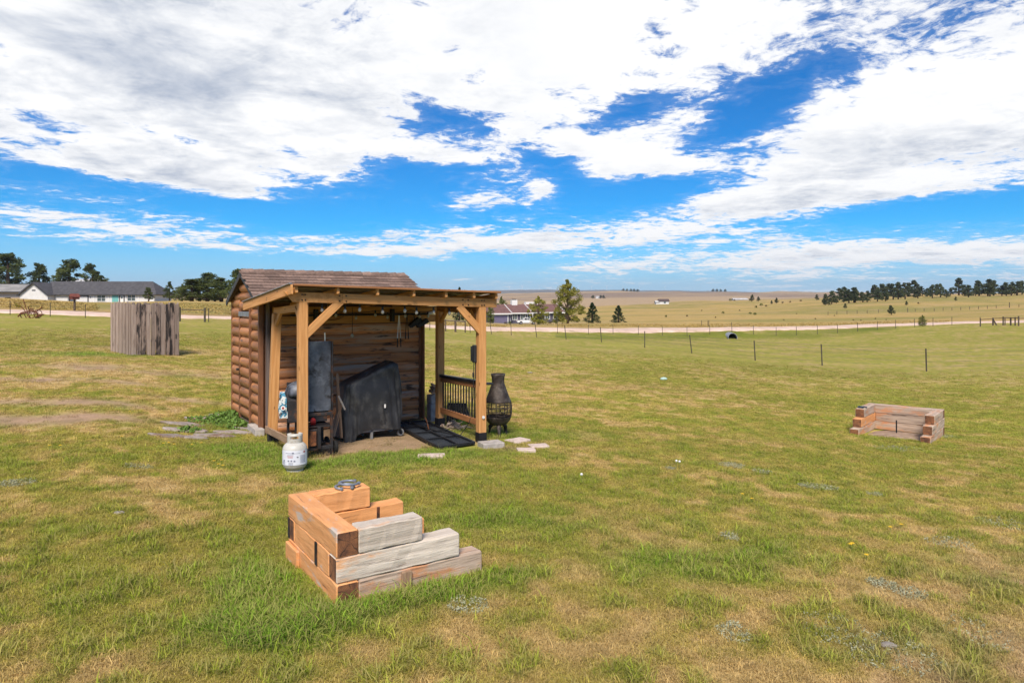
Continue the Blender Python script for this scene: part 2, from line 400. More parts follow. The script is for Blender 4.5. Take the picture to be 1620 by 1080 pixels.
def chbox(L, w, h, c=.006, seg=1, jit=0., seed=0, m=None, mend=None):
    """chamfered bar along local X; optional unevenness along its length; ends may have their own material"""
    key = (round(L, 3), round(w, 3), round(h, 3), c, seg, jit, seed, m.name if m else '', mend.name if mend else '')
    if key in _mc: return _mc[key]
    r = random.Random(seed * 91 + 5)
    y, z = w / 2, h / 2
    ring = [(-y + c, -z), (y - c, -z), (y, -z + c), (y, z - c), (y - c, z), (-y + c, z), (-y, z - c), (-y, -z + c)]
    xs = [-L / 2 + L * i / seg for i in range(seg + 1)]
    vs = []; fs = []; mi = []
    def ringat(x, k, j):
        for (a, b) in ring: vs.append((x, a * k + r.uniform(-j, j), b * k + r.uniform(-j, j)))
    inset = 1 - 2 * c / max(w, h)
    ringat(xs[0], inset, 0)
    for i, x in enumerate(xs): ringat(x + (c if i == 0 else -c if i == seg else 0) * 1., 1, jit)
    ringat(xs[-1], inset, 0)
    n = 8
    for i in range(len(xs) + 1):
        for k in range(n):
            fs.append((i * n + k, i * n + (k + 1) % n, (i + 1) * n + (k + 1) % n, (i + 1) * n + k)); mi.append(0)
    fs.append(tuple(range(n))[::-1]); mi.append(1 if mend else 0)
    fs.append(tuple((len(xs) + 1) * n + k for k in range(n))); mi.append(1 if mend else 0)
    me = bpy.data.meshes.new('bar'); me.from_pydata(vs, [], [f[::-1] for f in fs])
    bm = bmesh.new(); bm.from_mesh(me); bmesh.ops.recalc_face_normals(bm, faces=bm.faces); bm.to_mesh(me); bm.free()
    if m: me.materials.append(m)
    if mend: me.materials.append(mend)
    me.polygons.foreach_set('material_index', mi)
    _mc[key] = me
    return me
def beam(name, p0, p1, w, h, m, parent=None, up=(0, 0, 1), c=.006, seg=1, jit=0., seed=0, mend=None):
    p0, p1 = Vector(p0), Vector(p1)
    me = chbox((p1 - p0).length, w, h, c, seg, jit, seed, m, mend)
    return place(bpy.data.objects.new(name, me), frame(p0, p1, up), parent)
def label(o, t): o['label'] = t; return o
# ------------------------------------------------------------------ terrain
def vnoise(X, Y, s, seed=0):
    X = np.asarray(X, float) * s + seed * 17.31; Y = np.asarray(Y, float) * s + seed * 9.77
    xi = np.floor(X).astype(np.int64); yi = np.floor(Y).astype(np.int64); fx = X - xi; fy = Y - yi
    fx = fx * fx * (3 - 2 * fx); fy = fy * fy * (3 - 2 * fy)
    def hsh(a, b):
        n = (a * 374761393 + b * 668265263 + seed * 1442695) & 0x7fffffff
        n = ((n ^ (n >> 13)) * 1274126177) & 0x7fffffff
        return ((n ^ (n >> 16)) & 0xffff) / 65535.
    return (hsh(xi, yi) * (1 - fx) + hsh(xi + 1, yi) * fx) * (1 - fy) + (hsh(xi, yi + 1) * (1 - fx) + hsh(xi + 1, yi + 1) * fx) * fy
def fbm(X, Y, s, o=4, seed=0):
    a = 1; t = 0; v = 0
    for i in range(o):
        v = v + a * vnoise(X, Y, s * 2 ** i, seed + i); t += a; a *= .5
    return v / t
def zy(Z, y): return EYE - (y - HZ) / F * Z          # height seen at row y from distance Z
# survey of the ground along lines of sight: (distance, height)
near_l = [(2, .04), (6, .08), (12, .22), (25, .58)]
COLS = [
 (-170, [(2, 0), (10, .1), (60, .8), (200, 2), (1000, 6), (9000, 60)]),
 (-70, [(2, .04), (12, .35), (30, .9), (75, 1.4), (130, 3.4), (300, 4), (1000, 8), (9000, 70)]),
 (0, near_l + [(65, zy(65, 498)), (70, zy(70, 496)), (80, zy(80, 490)), (88, zy(88, 483)), (112, zy(112, 470)), (220, 3.2), (420, 3), (1000, 4), (9000, 60)]),
 (160, near_l[:3] + [(25, .56), (65, zy(65, 502.5)), (70, zy(70, 501)), (80, zy(80, 495)), (90, zy(90, 489)), (112, zy(112, 479.5)), (215, 2.2), (240, 2.4), (420, 3), (1000, 4), (9000, 60)]),
 (300, [(2, .02), (8, .03), (13, -.02), (25, .3), (64, zy(64, 508)), (72, zy(72, 504.5)), (80, zy(80, 500)), (90, zy(90, 491)), (135, zy(135, 476.5)), (220, 3.0), (420, 3), (1000, 4), (9000, 60)]),
 (450, [(2, 0), (5.4, 0), (9, -.06), (13, -.10), (25, .0), (68, zy(68, 513)), (78, zy(78, 508)), (88, zy(88, 504)), (100, zy(100, 496)), (150, zy(150, 480)), (300, 2), (1000, 4), (9000, 80)]),
 (700, [(2, 0), (5.4, 0), (9, -.06), (12.5, -.13), (20, -.22), (40, -.45), (73, zy(73, 523)), (84, zy(84, 519.5)), (94, zy(94, 515.5)), (140, zy(140, 508)), (200, zy(200, 505)), (400, zy(400, 495)), (1500, zy(1500, 475)), (2500, zy(2500, 466)), (4000, 30), (6500, zy(6500, 460)), (9000, 60)]),
 (810, [(2, 0), (5.4, -.02), (9, -.08), (13, -.17), (20, -.35), (45, -.85), (75.6, zy(75.6, 531)), (84, -1.75), (91, zy(91, 523.5)), (101, zy(101, 518)), (130, zy(130, 515)), (216, zy(216, 513)), (350, zy(350, 506)), (800, zy(800, 490)), (1500, zy(1500, 473)), (2500, zy(2500, 465)), (4000, 25), (6500, zy(6500, 458.6)), (9000, 60)]),
 (960, [(2, 0), (5.4, -.04), (13, -.25), (20, -.48), (40, -.95), (66, -1.35), (90, -2.5), (98, zy(98, 526)), (110, zy(110, 518.5)), (130, zy(130, 514.5)), (200, zy(200, 508.5)), (400, zy(400, 489)), (520, zy(520, 480.5)), (640, -3), (900, -6), (1500, zy(1500, 471)), (2500, zy(2500, 463.5)), (4000, 25), (6500, zy(6500, 458.3)), (9000, 60)]),
 (1100, [(2, 0), (5.4, -.06), (13, -.35), (25, -.8), (40, -1.2), (52, zy(52, 558)), (80, -2.4), (96, -3.0), (105, zy(105, 525)), (117, zy(117, 517.5)), (150, zy(150, 513)), (300, zy(300, 495)), (550, zy(550, 477.5)), (680, -1), (900, -6), (1500, zy(1500, 472)), (2500, zy(2500, 462.5)), (4000, 25), (6500, zy(6500, 459.6)), (9000, 60)]),
 (1200, [(2, 0), (5.4, -.08), (13, -.42), (25, -.95), (48, zy(48, 571)), (75, -2.4), (97, -3.0), (108, zy(108, 523.5)), (120, zy(120, 516.5)), (160, zy(160, 511)), (350, zy(350, 490)), (600, zy(600, 475.5)), (760, 0), (950, -4), (2000, zy(2000, 466)), (2800, zy(2800, 462.5)), (4500, 30), (6500, zy(6500, 461.6)), (9000, 60)]),
 (1300, [(2, 0), (5.4, -.10), (13, -.5), (25, -1.1), (45, zy(45, 578)), (70, -2.2), (97, -2.8), (111, zy(111, 522)), (124, zy(124, 515)), (170, zy(170, 509)), (300, zy(300, 489)), (450, zy(450, 475)), (620, zy(620, 471)), (900, 4), (2000, zy(2000, 467)), (2800, zy(2800, 463.5)), (6500, 70), (9000, 50)]),
 (1460, [(2, 0), (5.4, -.13), (13, -.6), (16, -.76), (25, -1.2), (42, zy(42, 590)), (70, -1.9), (100, -1.65), (108, zy(108, 517)), (117, zy(117, 516)), (130, zy(130, 511.5)), (180, zy(180, 503)), (300, zy(300, 485)), (440, zy(440, 468.5)), (560, 7), (900, 4), (2500, 30), (9000, 50)]),
 (1620, [(2, 0), (5.4, -.16), (13, -.65), (25, -1.2), (40, zy(40, 585)), (70, zy(70, 535)), (97, zy(97, 510.5)), (106, -.75), (117, -1.2), (130, -1.4), (180, zy(180, 496)), (300, zy(300, 479)), (440, zy(440, 465)), (600, 9.5), (900, 6), (2500, 30), (9000, 50)]),
 (3000, [(2, -.05), (13, -.8), (40, -1.6), (100, -1.0), (300, 2), (600, 6), (1000, 8), (9000, 60)]),
 (170.5, [(2, 0), (10, .1), (60, .8), (200, 2), (1000, 6), (9000, 60)]),
]
NTH, NRR = 720, 440
LR = np.linspace(math.log(1.5), math.log(9500), NRR)
TH = np.linspace(-math.pi, math.pi, NTH)
def build_table():
    ths = []; rows = []
    for i, (px, pts) in enumerate(COLS):
        if i in (0, len(COLS) - 1): th = math.radians(-179.9 if i == 0 else 179.9); k = 1
        elif px < -50 and i == 1: th = math.radians(-75); k = 1
        else:
            th = math.atan((px - 810) / F); k = 1 / math.cos(th)
            if px == 3000: th = math.radians(70); k = 1
        rows.append(np.interp(LR, [math.log(Z * k) for Z, _ in pts], [z for _, z in pts])); ths.append(th)
    rows = np.array(rows); T = np.empty((NTH, NRR))
    for j in range(NRR): T[:, j] = np.interp(TH, ths, rows[:, j])
    def sm(A, sig, ax):
        r = int(3 * sig) + 1; k = np.exp(-.5 * (np.arange(-r, r + 1) / sig) ** 2); k /= k.sum()
        P = np.pad(A, [(r, r) if a == ax else (0, 0) for a in (0, 1)], mode='edge')
        return sum(w * (P[i:i + A.shape[0]] if ax == 0 else P[:, i:i + A.shape[1]]) for i, w in enumerate(k))
    T = sm(T, 1.6, 1); T = sm(T, 2.5, 0)
    return T
TAB = build_table()
def gz(X, Y):
    X = np.asarray(X, float); Y = np.asarray(Y, float)
    R = np.maximum(np.hypot(X, Y), 1.51); th = np.arctan2(X, Y)
    a = (th + math.pi) / (2 * math.pi) * (NTH - 1); b = (np.log(R) - LR[0]) / (LR[1] - LR[0])
    a = np.clip(a, 0, NTH - 1.001); b = np.clip(b, 0, NRR - 1.001)
    i = a.astype(int); j = b.astype(int); fa = a - i; fb = b - j
    z = (TAB[i, j] * (1 - fa) + TAB[i + 1, j] * fa) * (1 - fb) + (TAB[i, j + 1] * (1 - fa) + TAB[i + 1, j + 1] * fa) * fb
    # small unevenness, wider rolls far off
    z = z + (fbm(X, Y, .9, 2, 3) - .5) * .03 * np.clip(R / 8, 0, 1) + (fbm(X, Y, .11, 3, 5) - .5) * .22 * np.clip((R - 18) / 30, 0, 1) * np.clip((900 - R) / 500, 0, 1)
    z = z + .75 * np.exp(-(((X - 32.4) / 3.2) ** 2 + ((Y - 101.4) / 2.0) ** 2))      # earth over the culvert
    z = z + (fbm(X, Y, .014, 3, 9) - .5) * 4.5 * np.clip((R - 235) / 90, 0, 1) * np.clip((1500 - R) / 600, 0, 1)
    z = z + (fbm(X, Y, .0045, 4, 8) - .5) * 26 * np.clip((R - 1100) / 1500, 0, 1)
    return z
def g(X, Y): return float(gz(X, Y))
def PX(px, Z): return ((px - 810) / F * Z, Z)
def onground(px, Z):
    X, Y = PX(px, Z); return Vector((X, Y, g(X, Y)))
def hit(px, py, z0=2., z1=6000.):
    """first ground point on the line of sight through a photograph pixel"""
    Zs = np.exp(np.linspace(math.log(z0), math.log(z1), 4000))
    X = (px - 810) / F * Zs; zz = EYE - (py - HZ) / F * Zs
    d = zz - gz(X, Zs); k = np.argmax(d < 0)
    if d[k] >= 0: k = len(Zs) - 1
    return Vector((float(X[k]), float(Zs[k]), g(X[k], Zs[k])))

# colour of the ground by place (dry, green, lush, bare)
TH0 = math.radians(34)
U = Vector((math.cos(TH0), math.sin(TH0), 0)); V = Vector((-math.sin(TH0), math.cos(TH0), 0))
def lerp(a, b, t): return a + (b - a) * t[..., None]
def blob(X, Y, cx, cy, rx, ry=None, ang=0.):
    ry = ry or rx; c, s = math.cos(ang), math.sin(ang); dx, dy = X - cx, Y - cy
    return np.exp(-(((dx * c + dy * s) / rx) ** 2 + ((dy * c - dx * s) / ry) ** 2))
CRIB0 = Vector((-1.387, 5.4, 0)); A0 = Vector((-4.67, 12.84, 0)); RC0 = Vector((7.96, 16.1, 0))
def lush(X, Y):
    w = blob(X, Y, -2.15, 5.75, .42, .75, .5) * 1.0 + blob(X, Y, -1.15, 5.25, .75, .22, .58) * 1.0 + blob(X, Y, -.3, 5.85, .6, .2, .55) * .7 + blob(X, Y, -1.9, 5.0, .45, .3) * .75
    w = w + blob(X, Y, -4.2, 11.3, 1.3, .7, -.3) + blob(X, Y, -1.9, 10.9, 1.7, .6, .4) * 1.2 + blob(X, Y, -.45, 13.1, .7, .6) * .9 + blob(X, Y, .9, 13.6, 1.1, .5)* .5
    w = w + blob(X, Y, 1.6, 6.6, .8, .5, .2) * .65 + blob(X, Y, -.2, 7.6, 1.4, .5, .2) * .45 + blob(X, Y, -15.2, 24.6, 1.8, .8) * .9 + blob(X, Y, 2.6, 6.9, .4, .3) * .5
    w = w + blob(X, Y, -5.7, 13.3, .9, .5) * .9 + blob(X, Y, 10.2, 16.1, .5, .5) * .6
    return np.clip(w, 0, 1)
def bare(X, Y):
    # trodden dirt under the lean-to, sand in the pit, worn places
    p = (X + 3.3) * U.x + (Y - 10.75) * U.y; q = (X + 3.3) * V.x + (Y - 10.75) * V.y
    e = (fbm(X, Y, 1.4, 3, 21) - .5) * .9
    ins = np.clip((np.minimum(np.minimum(p - .25 + e, 3.1 - p + e), np.minimum(q + .12 + e, 3.0 - q)) + .1) / .3, 0, 1)
    w = ins
    w = w + blob(X, Y, -12.5, 20.5, 3.6, 1.0) * 1.0 * fbm(X, Y, .9, 4, 4) * 1.7 + blob(X, Y, -9.3, 14.4, 2.2, .5, .1) * fbm(X, Y, 1.2, 4, 6) * 1.5
    w = w + blob(X, Y, -8.4, 12.7, 2.4, .8, .2) * fbm(X, Y, 1.6, 4, 9) * 1.7 + blob(X, Y, -11.8, 17.6, 3.0, .5) * fbm(X, Y, 1.4, 4, 19) * 1.5 + blob(X, Y, -7.5, 16.0, 1.4, .35) * .7
    w = w + blob(X, Y, 3.3, 4.5, 1.2, .9, .4) * fbm(X, Y, 3.2, 4, 12) * 1.15 + blob(X, Y, 5.2, 6.8, 1.8, 1.0, .4) * fbm(X, Y, 3.2, 4, 13) * .8
    w = w + blob(X, Y, -.1, 11.9, .5, .35) * .7 + blob(X, Y, -16, 28, 3, 1) * .5
    return np.clip(w, 0, 1)
C_DRY = np.array((.455, .355, .105)); C_TAN = np.array((.52, .375, .195)); C_GREEN = np.array((.285, .300, .046)); C_LUSH = np.array((.190, .290, .035)); C_SOIL = np.array((.33, .225, .155))
def lawn_mix(X, Y):
    n1 = fbm(X, Y, .22, 4, 31); n2 = fbm(X, Y, 1.05, 4, 41); n3 = fbm(X, Y, 5.2, 3, 51); n4 = fbm(X, Y, 2.3, 3, 57)
    R = np.hypot(X, Y)
    gsel = .53 + (n1 - .5) * 1.1 + (n2 - .5) * 1.3 + (n3 - .5) * 1.5 + (n4 - .5) * 1.2
    gsel = gsel - .26 * blob(X, Y, -11, 20, 9, 9) - .22 * blob(X, Y, 3.6, 4.5, 1.8, 2) + .12 * blob(X, Y, 0, 8, 5, 3) + .06 * np.clip((R - 25) / 30, 0, 1)
    return np.clip(gsel, 0, 1), n1, n2, n3
def ground_color(X, Y):
    X = np.asarray(X, float); Y = np.asarray(Y, float); R = np.hypot(X, Y)
    gsel, n1, n2, n3 = lawn_mix(X, Y)
    c = lerp(C_DRY[None], C_GREEN[None], gsel)
    c = lerp(c, C_TAN[None], np.clip((.42 - gsel) * 2.2, 0, 1) * .75)
    # long soft bands of a mown lawn
    band = fbm(X * .35 + Y * .02, Y, .30, 3, 61)
    c = c * (1 + (band - .5) * .35 * np.clip((R - 8) / 20, 0, 1))[..., None]
    c = lerp(c, np.broadcast_to(np.array((.235, .208, .055)), c.shape), .5 * np.clip((R - 22) / 25, 0, 1))
    c = lerp(c, np.broadcast_to(C_LUSH, c.shape), np.clip(lush(X, Y) * 1.2 * (.55 + n2 * .8), 0, 1) * np.clip(bare(X, Y) * -2 + 1.3, 0, 1))
    c = lerp(c, np.broadcast_to(C_SOIL, c.shape), np.clip(bare(X, Y) * 1.3 - .15, 0, 1) * .9)
    # ditch green, roadside, pasture, far hills
    px = 810 + F * X / np.maximum(Y, .1)
    d = road_dist(X, Y)
    beyond = np.clip((d - 4.0) / 2.5, 0, 1) * (Y > 30)
    ditch = np.clip(1 - np.abs(d + 13) / 10, 0, 1) * (px > 880) * (px < 1420) * (Y > 30)
    c = lerp(c, np.broadcast_to(np.array((.115, .15, .018)), c.shape), ditch * .75 * (.5 + n1))
    gold = np.array((.385, .275, .100)); tan = np.array((.40, .275, .145)); olive = np.array((.225, .205, .062))
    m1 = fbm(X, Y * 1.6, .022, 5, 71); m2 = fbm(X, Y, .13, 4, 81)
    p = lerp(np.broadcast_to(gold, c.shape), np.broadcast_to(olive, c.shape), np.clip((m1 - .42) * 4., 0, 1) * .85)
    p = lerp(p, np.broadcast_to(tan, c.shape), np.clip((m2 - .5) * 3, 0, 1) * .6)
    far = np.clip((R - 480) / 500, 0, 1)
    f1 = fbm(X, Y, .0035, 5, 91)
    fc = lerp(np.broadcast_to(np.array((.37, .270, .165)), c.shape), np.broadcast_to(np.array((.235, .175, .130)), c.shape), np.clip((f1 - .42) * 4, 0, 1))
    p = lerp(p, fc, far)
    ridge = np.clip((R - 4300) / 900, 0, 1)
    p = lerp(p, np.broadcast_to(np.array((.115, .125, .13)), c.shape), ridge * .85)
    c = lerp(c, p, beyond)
    # bank below the left house: gold grass over a reddish cut, paved drive up to the house
    side = np.clip(1 - np.abs(d - 6) / 4., 0, 1) * (px < 720) * (Y > 30)
    c = lerp(c, np.broadcast_to(np.array((.33, .20, .11)), c.shape), side * (.25 + .7 * m2))
    drive = np.clip((12 - np.abs(X - DRIVE_X(Y)) ) / 2, 0, 1) * (d > 2.5) * (Y < 214) * (Y > 30) * (X < -80)
    c = lerp(c, np.broadcast_to(np.array((.27, .18, .155)), c.shape), drive * .9)
    yd = blob(X, Y, -2, 196, 26, 10)
    c = lerp(c, np.broadcast_to(np.array((.36, .27, .19)), c.shape), yd * .7)
    return c
def DRIVE_X(Y): return -128 + (Y - 85) * .10 * 0 + (Y - 214) * .33
# the road: centre line (pixel column, distance)
ROADP = [(-900, 66), (-300, 72), (0, 75), (160, 75), (300, 76), (450, 83), (700, 89), (810, 96), (960, 104), (1100, 111), (1200, 114), (1300, 117.5), (1460, 124), (1620, 130), (1900, 145), (2600, 190)]
RC = np.array([PX(p, Z) for p, Z in ROADP])
_t = np.linspace(0, len(RC) - 1, 260)
def _cr(P, t):
    i = np.clip(t.astype(int), 0, len(P) - 2); f = (t - i)[:, None]
    a = P[np.clip(i - 1, 0, None)]; b = P[i]; c = P[i + 1]; d = P[np.clip(i + 2, None, len(P) - 1)]
    return .5 * (2 * b + (c - a) * f + (2 * a - 5 * b + 4 * c - d) * f * f + (3 * b - a - 3 * c + d) * f ** 3)
ROAD = _cr(RC, _t)
def road_dist(X, Y):
    """signed distance across the road in depth: negative on the lawn side"""
    px = np.arctan2(X, np.maximum(Y, 1e-3)); rth = np.arctan2(ROAD[:, 0], ROAD[:, 1]); o = np.argsort(rth)
    return Y - np.interp(px, rth[o], ROAD[o, 1])

def build_terrain():
    fine = np.radians(np.linspace(-44, 44, 460)); l = np.radians(np.linspace(-180, -44, 60)[:-1]); r = np.radians(np.linspace(44, 180, 60)[1:])
    th = np.concatenate([l, fine, r]); nt = len(th)
    R = np.concatenate([[.3, .8, 1.5, 2.1], np.exp(np.linspace(math.log(2.6), math.log(9400), 420))]); nr = len(R)
    TT, RR = np.meshgrid(th, R, indexing='ij')
    X = RR * np.sin(TT); Y = RR * np.cos(TT); Z = gz(X, Y)
    co = np.stack([X, Y, Z], -1).reshape(-1, 3)
    co = np.vstack([co, [[0, 0, g(0, 1.5)]]])
    idx = np.arange(nt * nr).reshape(nt, nr)
    q = np.stack([idx[:-1, :-1], idx[:-1, 1:], idx[1:, 1:], idx[1:, :-1]], -1).reshape(-1, 4)[:, ::-1]
    fan = np.stack([idx[:-1, 0], idx[1:, 0], np.full(nt - 1, nt * nr)], -1)[:, ::-1]
    me = bpy.data.meshes.new('ground')
    nv = len(co); loops = np.concatenate([q.ravel(), fan.ravel()])
    tot = np.concatenate([np.full(len(q), 4), np.full(len(fan), 3)]); st = np.concatenate([[0], np.cumsum(tot)[:-1]])
    me.vertices.add(nv); me.vertices.foreach_set('co', co.ravel())
    me.loops.add(len(loops)); me.loops.foreach_set('vertex_index', loops.astype(np.int32))
    me.polygons.add(len(tot)); me.polygons.foreach_set('loop_start', st.astype(np.int32)); me.polygons.foreach_set('loop_total', tot.astype(np.int32))
    me.update(); me.validate()
    me.polygons.foreach_set('use_smooth', np.ones(len(tot), bool))
    c = ground_color(co[:, 0], co[:, 1]); far_shade = np.clip((np.hypot(co[:, 0], co[:, 1]) - 20) / 25, 0, 1) * np.clip(-road_dist(co[:, 0], co[:, 1]) / 3, 0, 1); c = c * (1 - .06 * far_shade)[:, None]  # far lawn darkened: shade among the unmodelled blades put into its colour
    rgba = np.concatenate([np.clip(c, 0, 1), np.ones((nv, 1))], 1)
    at = me.color_attributes.new('ground_colour', 'FLOAT_COLOR', 'POINT'); at.data.foreach_set('color', rgba.ravel())
    m, b = new_mat('ground grass'); nt_ = m.node_tree
    vc = nt_.nodes.new('ShaderNodeVertexColor'); vc.layer_name = 'ground_colour'
    geo = nt_.nodes.new('ShaderNodeNewGeometry'); P = geo.outputs['Position']
    n1 = E.noise(P, 26, 6, .7); n2 = E.noise(P, 2.6, 8, .68); n3 = E.noise(P, .25, 8, .65)
    k = (n1 - .5) * 1.0 + (n2 - .5) * .9 + (n3 - .5) * .5
    dark = E.mix(1., vc.outputs[0], (.50, .56, .42), 'MULTIPLY'); lite = E.mix(1., vc.outputs[0], (1.42, 1.34, 1.45), 'MULTIPLY')
    col = E.mix(E.step(-.55, .55, k), dark, lite)
    # dry scrub speckle over the pasture
    n4 = E.noise(P, .75, 6, .75); sp = E.step(.585, .66, n4) * .55
    cd = nt_.nodes.new('ShaderNodeVectorMath'); cd.operation = 'LENGTH'; nt_.links.new(P, cd.inputs[0])
    far = E.step(60., 140., E(cd.outputs['Value']))
    col = E.mix(sp * far, col, E.mix(1., vc.outputs[0], (.50, .52, .48), 'MULTIPLY'))
    nt_.links.new(col, b.inputs['Base Color'])
    b.inputs['Roughness'].default_value = .95; b.inputs['Specular IOR Level'].default_value = .05
    bp = nt_.nodes.new('ShaderNodeBump'); bp.inputs['Strength'].default_value = .8; bp.inputs['Distance'].default_value = .04
    nt_.links.new((n1 * .5 + n2).s, bp.inputs['Height']); nt_.links.new(bp.outputs[0], b.inputs['Normal'])
    o = meshobj('ground', me, m, Matrix.Identity(4)); tag(o, kind='structure')
def build_road():
    mb_v = []; mb_f = []
    n = len(ROAD); t = np.gradient(ROAD, axis=0); t /= np.linalg.norm(t, axis=1)[:, None]; nrm = np.stack([-t[:, 1], t[:, 0]], 1)
    offs = [-4.6, -3.9, -3.2, -1.6, 0, 1.6, 3.2, 3.9, 4.6]; lift = [-.5, .10, .16, .2, .22, .2, .16, .10, -.5]
    for i in range(n):
        zc = g(*ROAD[i])
        for o, l in zip(offs, lift):
            p = ROAD[i] + nrm[i] * (o + (.35 * math.sin(i * 1.7) + .25 * math.sin(i * .61)) * (abs(o) > 3)); zz = g(*p)
            mb_v.append((p[0], p[1], (.6 * zc + .4 * zz if abs(o) < 4 else min(zc, zz)) + l))
    k = len(offs)
    for i in range(n - 1):
        for j in range(k - 1): mb_f.append((i * k + j, (i + 1) * k + j, (i + 1) * k + j + 1, i * k + j + 1))
    b = MB().add(mb_v, mb_f)
    m = mat('gravel road', (.66, .49, .40), (.52, .375, .30), (.5, .5, .5), .95, coord='World', bump=.3, bscale=8, rnd=0, wear=((.42, .32, .22), .2, (.15, .5, .5), .1))
    tag(b.build('gravel_road', m, smooth=True), kind='structure')
build_terrain(); build_road()
# ------------------------------------------------------------------ log shed
ZG = -.12
def SP(a, b, z): return A0 + U * a + V * b + Vector((0, 0, z))
SW, SD, EAVE, RIDGE = 3.32, 2.5, 2.45, 3.0
def halflog_mesh(L, pitch, bulge, seg=7, flat=False):
    key = ('hl', round(L, 3), round(pitch, 3), bulge)
    if key in _mc: return _mc[key]
    prof = [(.03, -pitch / 2), ] + [(-bulge * math.sin(math.pi * (i + .35) / (seg + .7 - 1 + 1)) ** .62, -pitch / 2 + .004 + (pitch - .008) * i / seg) for i in range(seg + 1)] + [(.03, pitch / 2)]
    vs = [(-L / 2, y, z) for y, z in prof] + [(L / 2, y, z) for y, z in prof]; n = len(prof)
    fs = [tuple(range(n)), tuple(range(2 * n - 1, n - 1, -1))] + [(i, i + n, (i + 1) % n + n, (i + 1) % n) for i in range(n)]
    me = bpy.data.meshes.new('log'); me.from_pydata(vs, [], fs)
    bm = bmesh.new(); bm.from_mesh(me); bmesh.ops.recalc_face_normals(bm, faces=bm.faces); bm.to_mesh(me); bm.free()
    _mc[key] = me; return me
def log(p0, p1, pitch, bulge, m, parent):
    me = halflog_mesh((Vector(p1) - Vector(p0)).length, pitch, bulge)
    if not me.materials: me.materials.append(m)
    return place(bpy.data.objects.new('log', me), frame(p0, p1), parent)
shed = thing('log_shed', SP(0, 0, ZG), 'small brown log sided shed with shingled gable roof and a narrow log door', 'shed')
pitch = .205
# core walls just behind the siding
core = MB()
SH = Matrix.Translation(A0) @ Matrix.Rotation(TH0, 4, 'Z')
core.box((SW / 2, SD / 2, (ZG + EAVE) / 2), (SW - .06, SD - .06, EAVE - ZG), SH)
poly = [(.03, EAVE - .02), (SD - .03, EAVE - .02), (SD / 2, RIDGE - .06)]
core.prism([(b, z) for b, z in poly], -.03 - 0, -SW + .03, SH @ Matrix(((0, -1, 0, 0), (1, 0, 0, 0), (0, 0, 1, 0), (0, 0, 0, 1))))
core.build('wall', M['trim'], shed)
# gable wall with the door: courses of half logs
nc = 12
door = MB().box((.005, 0, 0), (.02, .78, 2.12), SH @ Matrix.Translation((-.012, 1.22, ZG + .10 + 1.06))).build('door', M['log'], shed)
D0, D1 = .84, 1.60
for k in range(nc):
    z = ZG + .13 + pitch * (k + .5)
    for (b0, b1, par, dz) in ((.09, D0 - .11, shed, 0), (D1 + .11, SD - .05, shed, .02), (D0, D1, door, .04)):
        if z + dz > EAVE - .0: continue
        if par is door and z + dz > 2.12: continue
        log(SP(-.0 if par is shed else -.02, b1, z + dz), SP(-.0 if par is shed else -.02, b0, z + dz), pitch, .068, M['log'], par)
z = EAVE - .20
log(SP(-.01, D1 + .1, z + .07), SP(-.01, D0 - .1, z + .07), .20, .06, M['log'], shed)
for k in range(3):
    z = EAVE + .06 + .185 * k
    hw = (RIDGE - .05 - z - .06) / (RIDGE - EAVE) * SD / 2
    if hw > .12: log(SP(0, SD / 2 + hw, z), SP(0, SD / 2 - hw, z), .185, .075, M['log'], shed)
for (b, w) in ((D0 - .055, .10), (D1 + .055, .10)):
    beam('trim_board', SP(-.035, b, ZG + .05), SP(-.035, b, 2.28), w, .05, M['trim'], shed, up=-V)
beam('corner_board', SP(-.045, .035, ZG + .02), SP(-.045, .035, EAVE + .03), .09, .07, M['trim'], shed, up=-V)
beam('corner_board', SP(.06, -.045, ZG + .02), SP(.06, -.045, EAVE - .05), .14, .05, M['corner'], shed, up=U)
beam('corner_board', SP(SW - .05, -.085, ZG + .04), SP(SW - .05, -.085, 2.0), .16, .03, M['trim'], shed, up=U)
beam('corner_board', SP(-.03, SD - .03, ZG + .02), SP(-.03, SD - .03, EAVE), .07, .06, M['trim'], shed, up=-V)
beam('sill_board', SP(-.05, .1, ZG + .09), SP(-.05, 1.75, ZG + .09), .03, .12, M['corner'], shed)
beam('door_strap', SP(-.085, D0 - .05, 2.16), SP(-.085, D1 + .08, 2.16), .012, .10, M['galv'], shed)
MB().tube([SP(-.10, D1 - .02, 1.02), SP(-.15, D1 - .02, 1.02)], .028, 8).tube([SP(-.15, D1 - .02, 1.02), SP(-.15, D1 - .10, 1.01)], .012, 6).build('handle', M['iron'], door)
# front wall under the lean-to: weathered boards, two bright ledger boards above
for k in range(10):
    z = ZG + .03 + pitch * (k + .5)
    log(SP(.14, 0, z), SP(SW - .12, 0, z), pitch, .045, M['wallboard'], shed)
for k, z in enumerate((2.055, 2.235)):
    beam('ledger_board', SP(.14, -.06, z), SP(SW + .32, -.06, z), .04, .155, M['ledger'], shed)
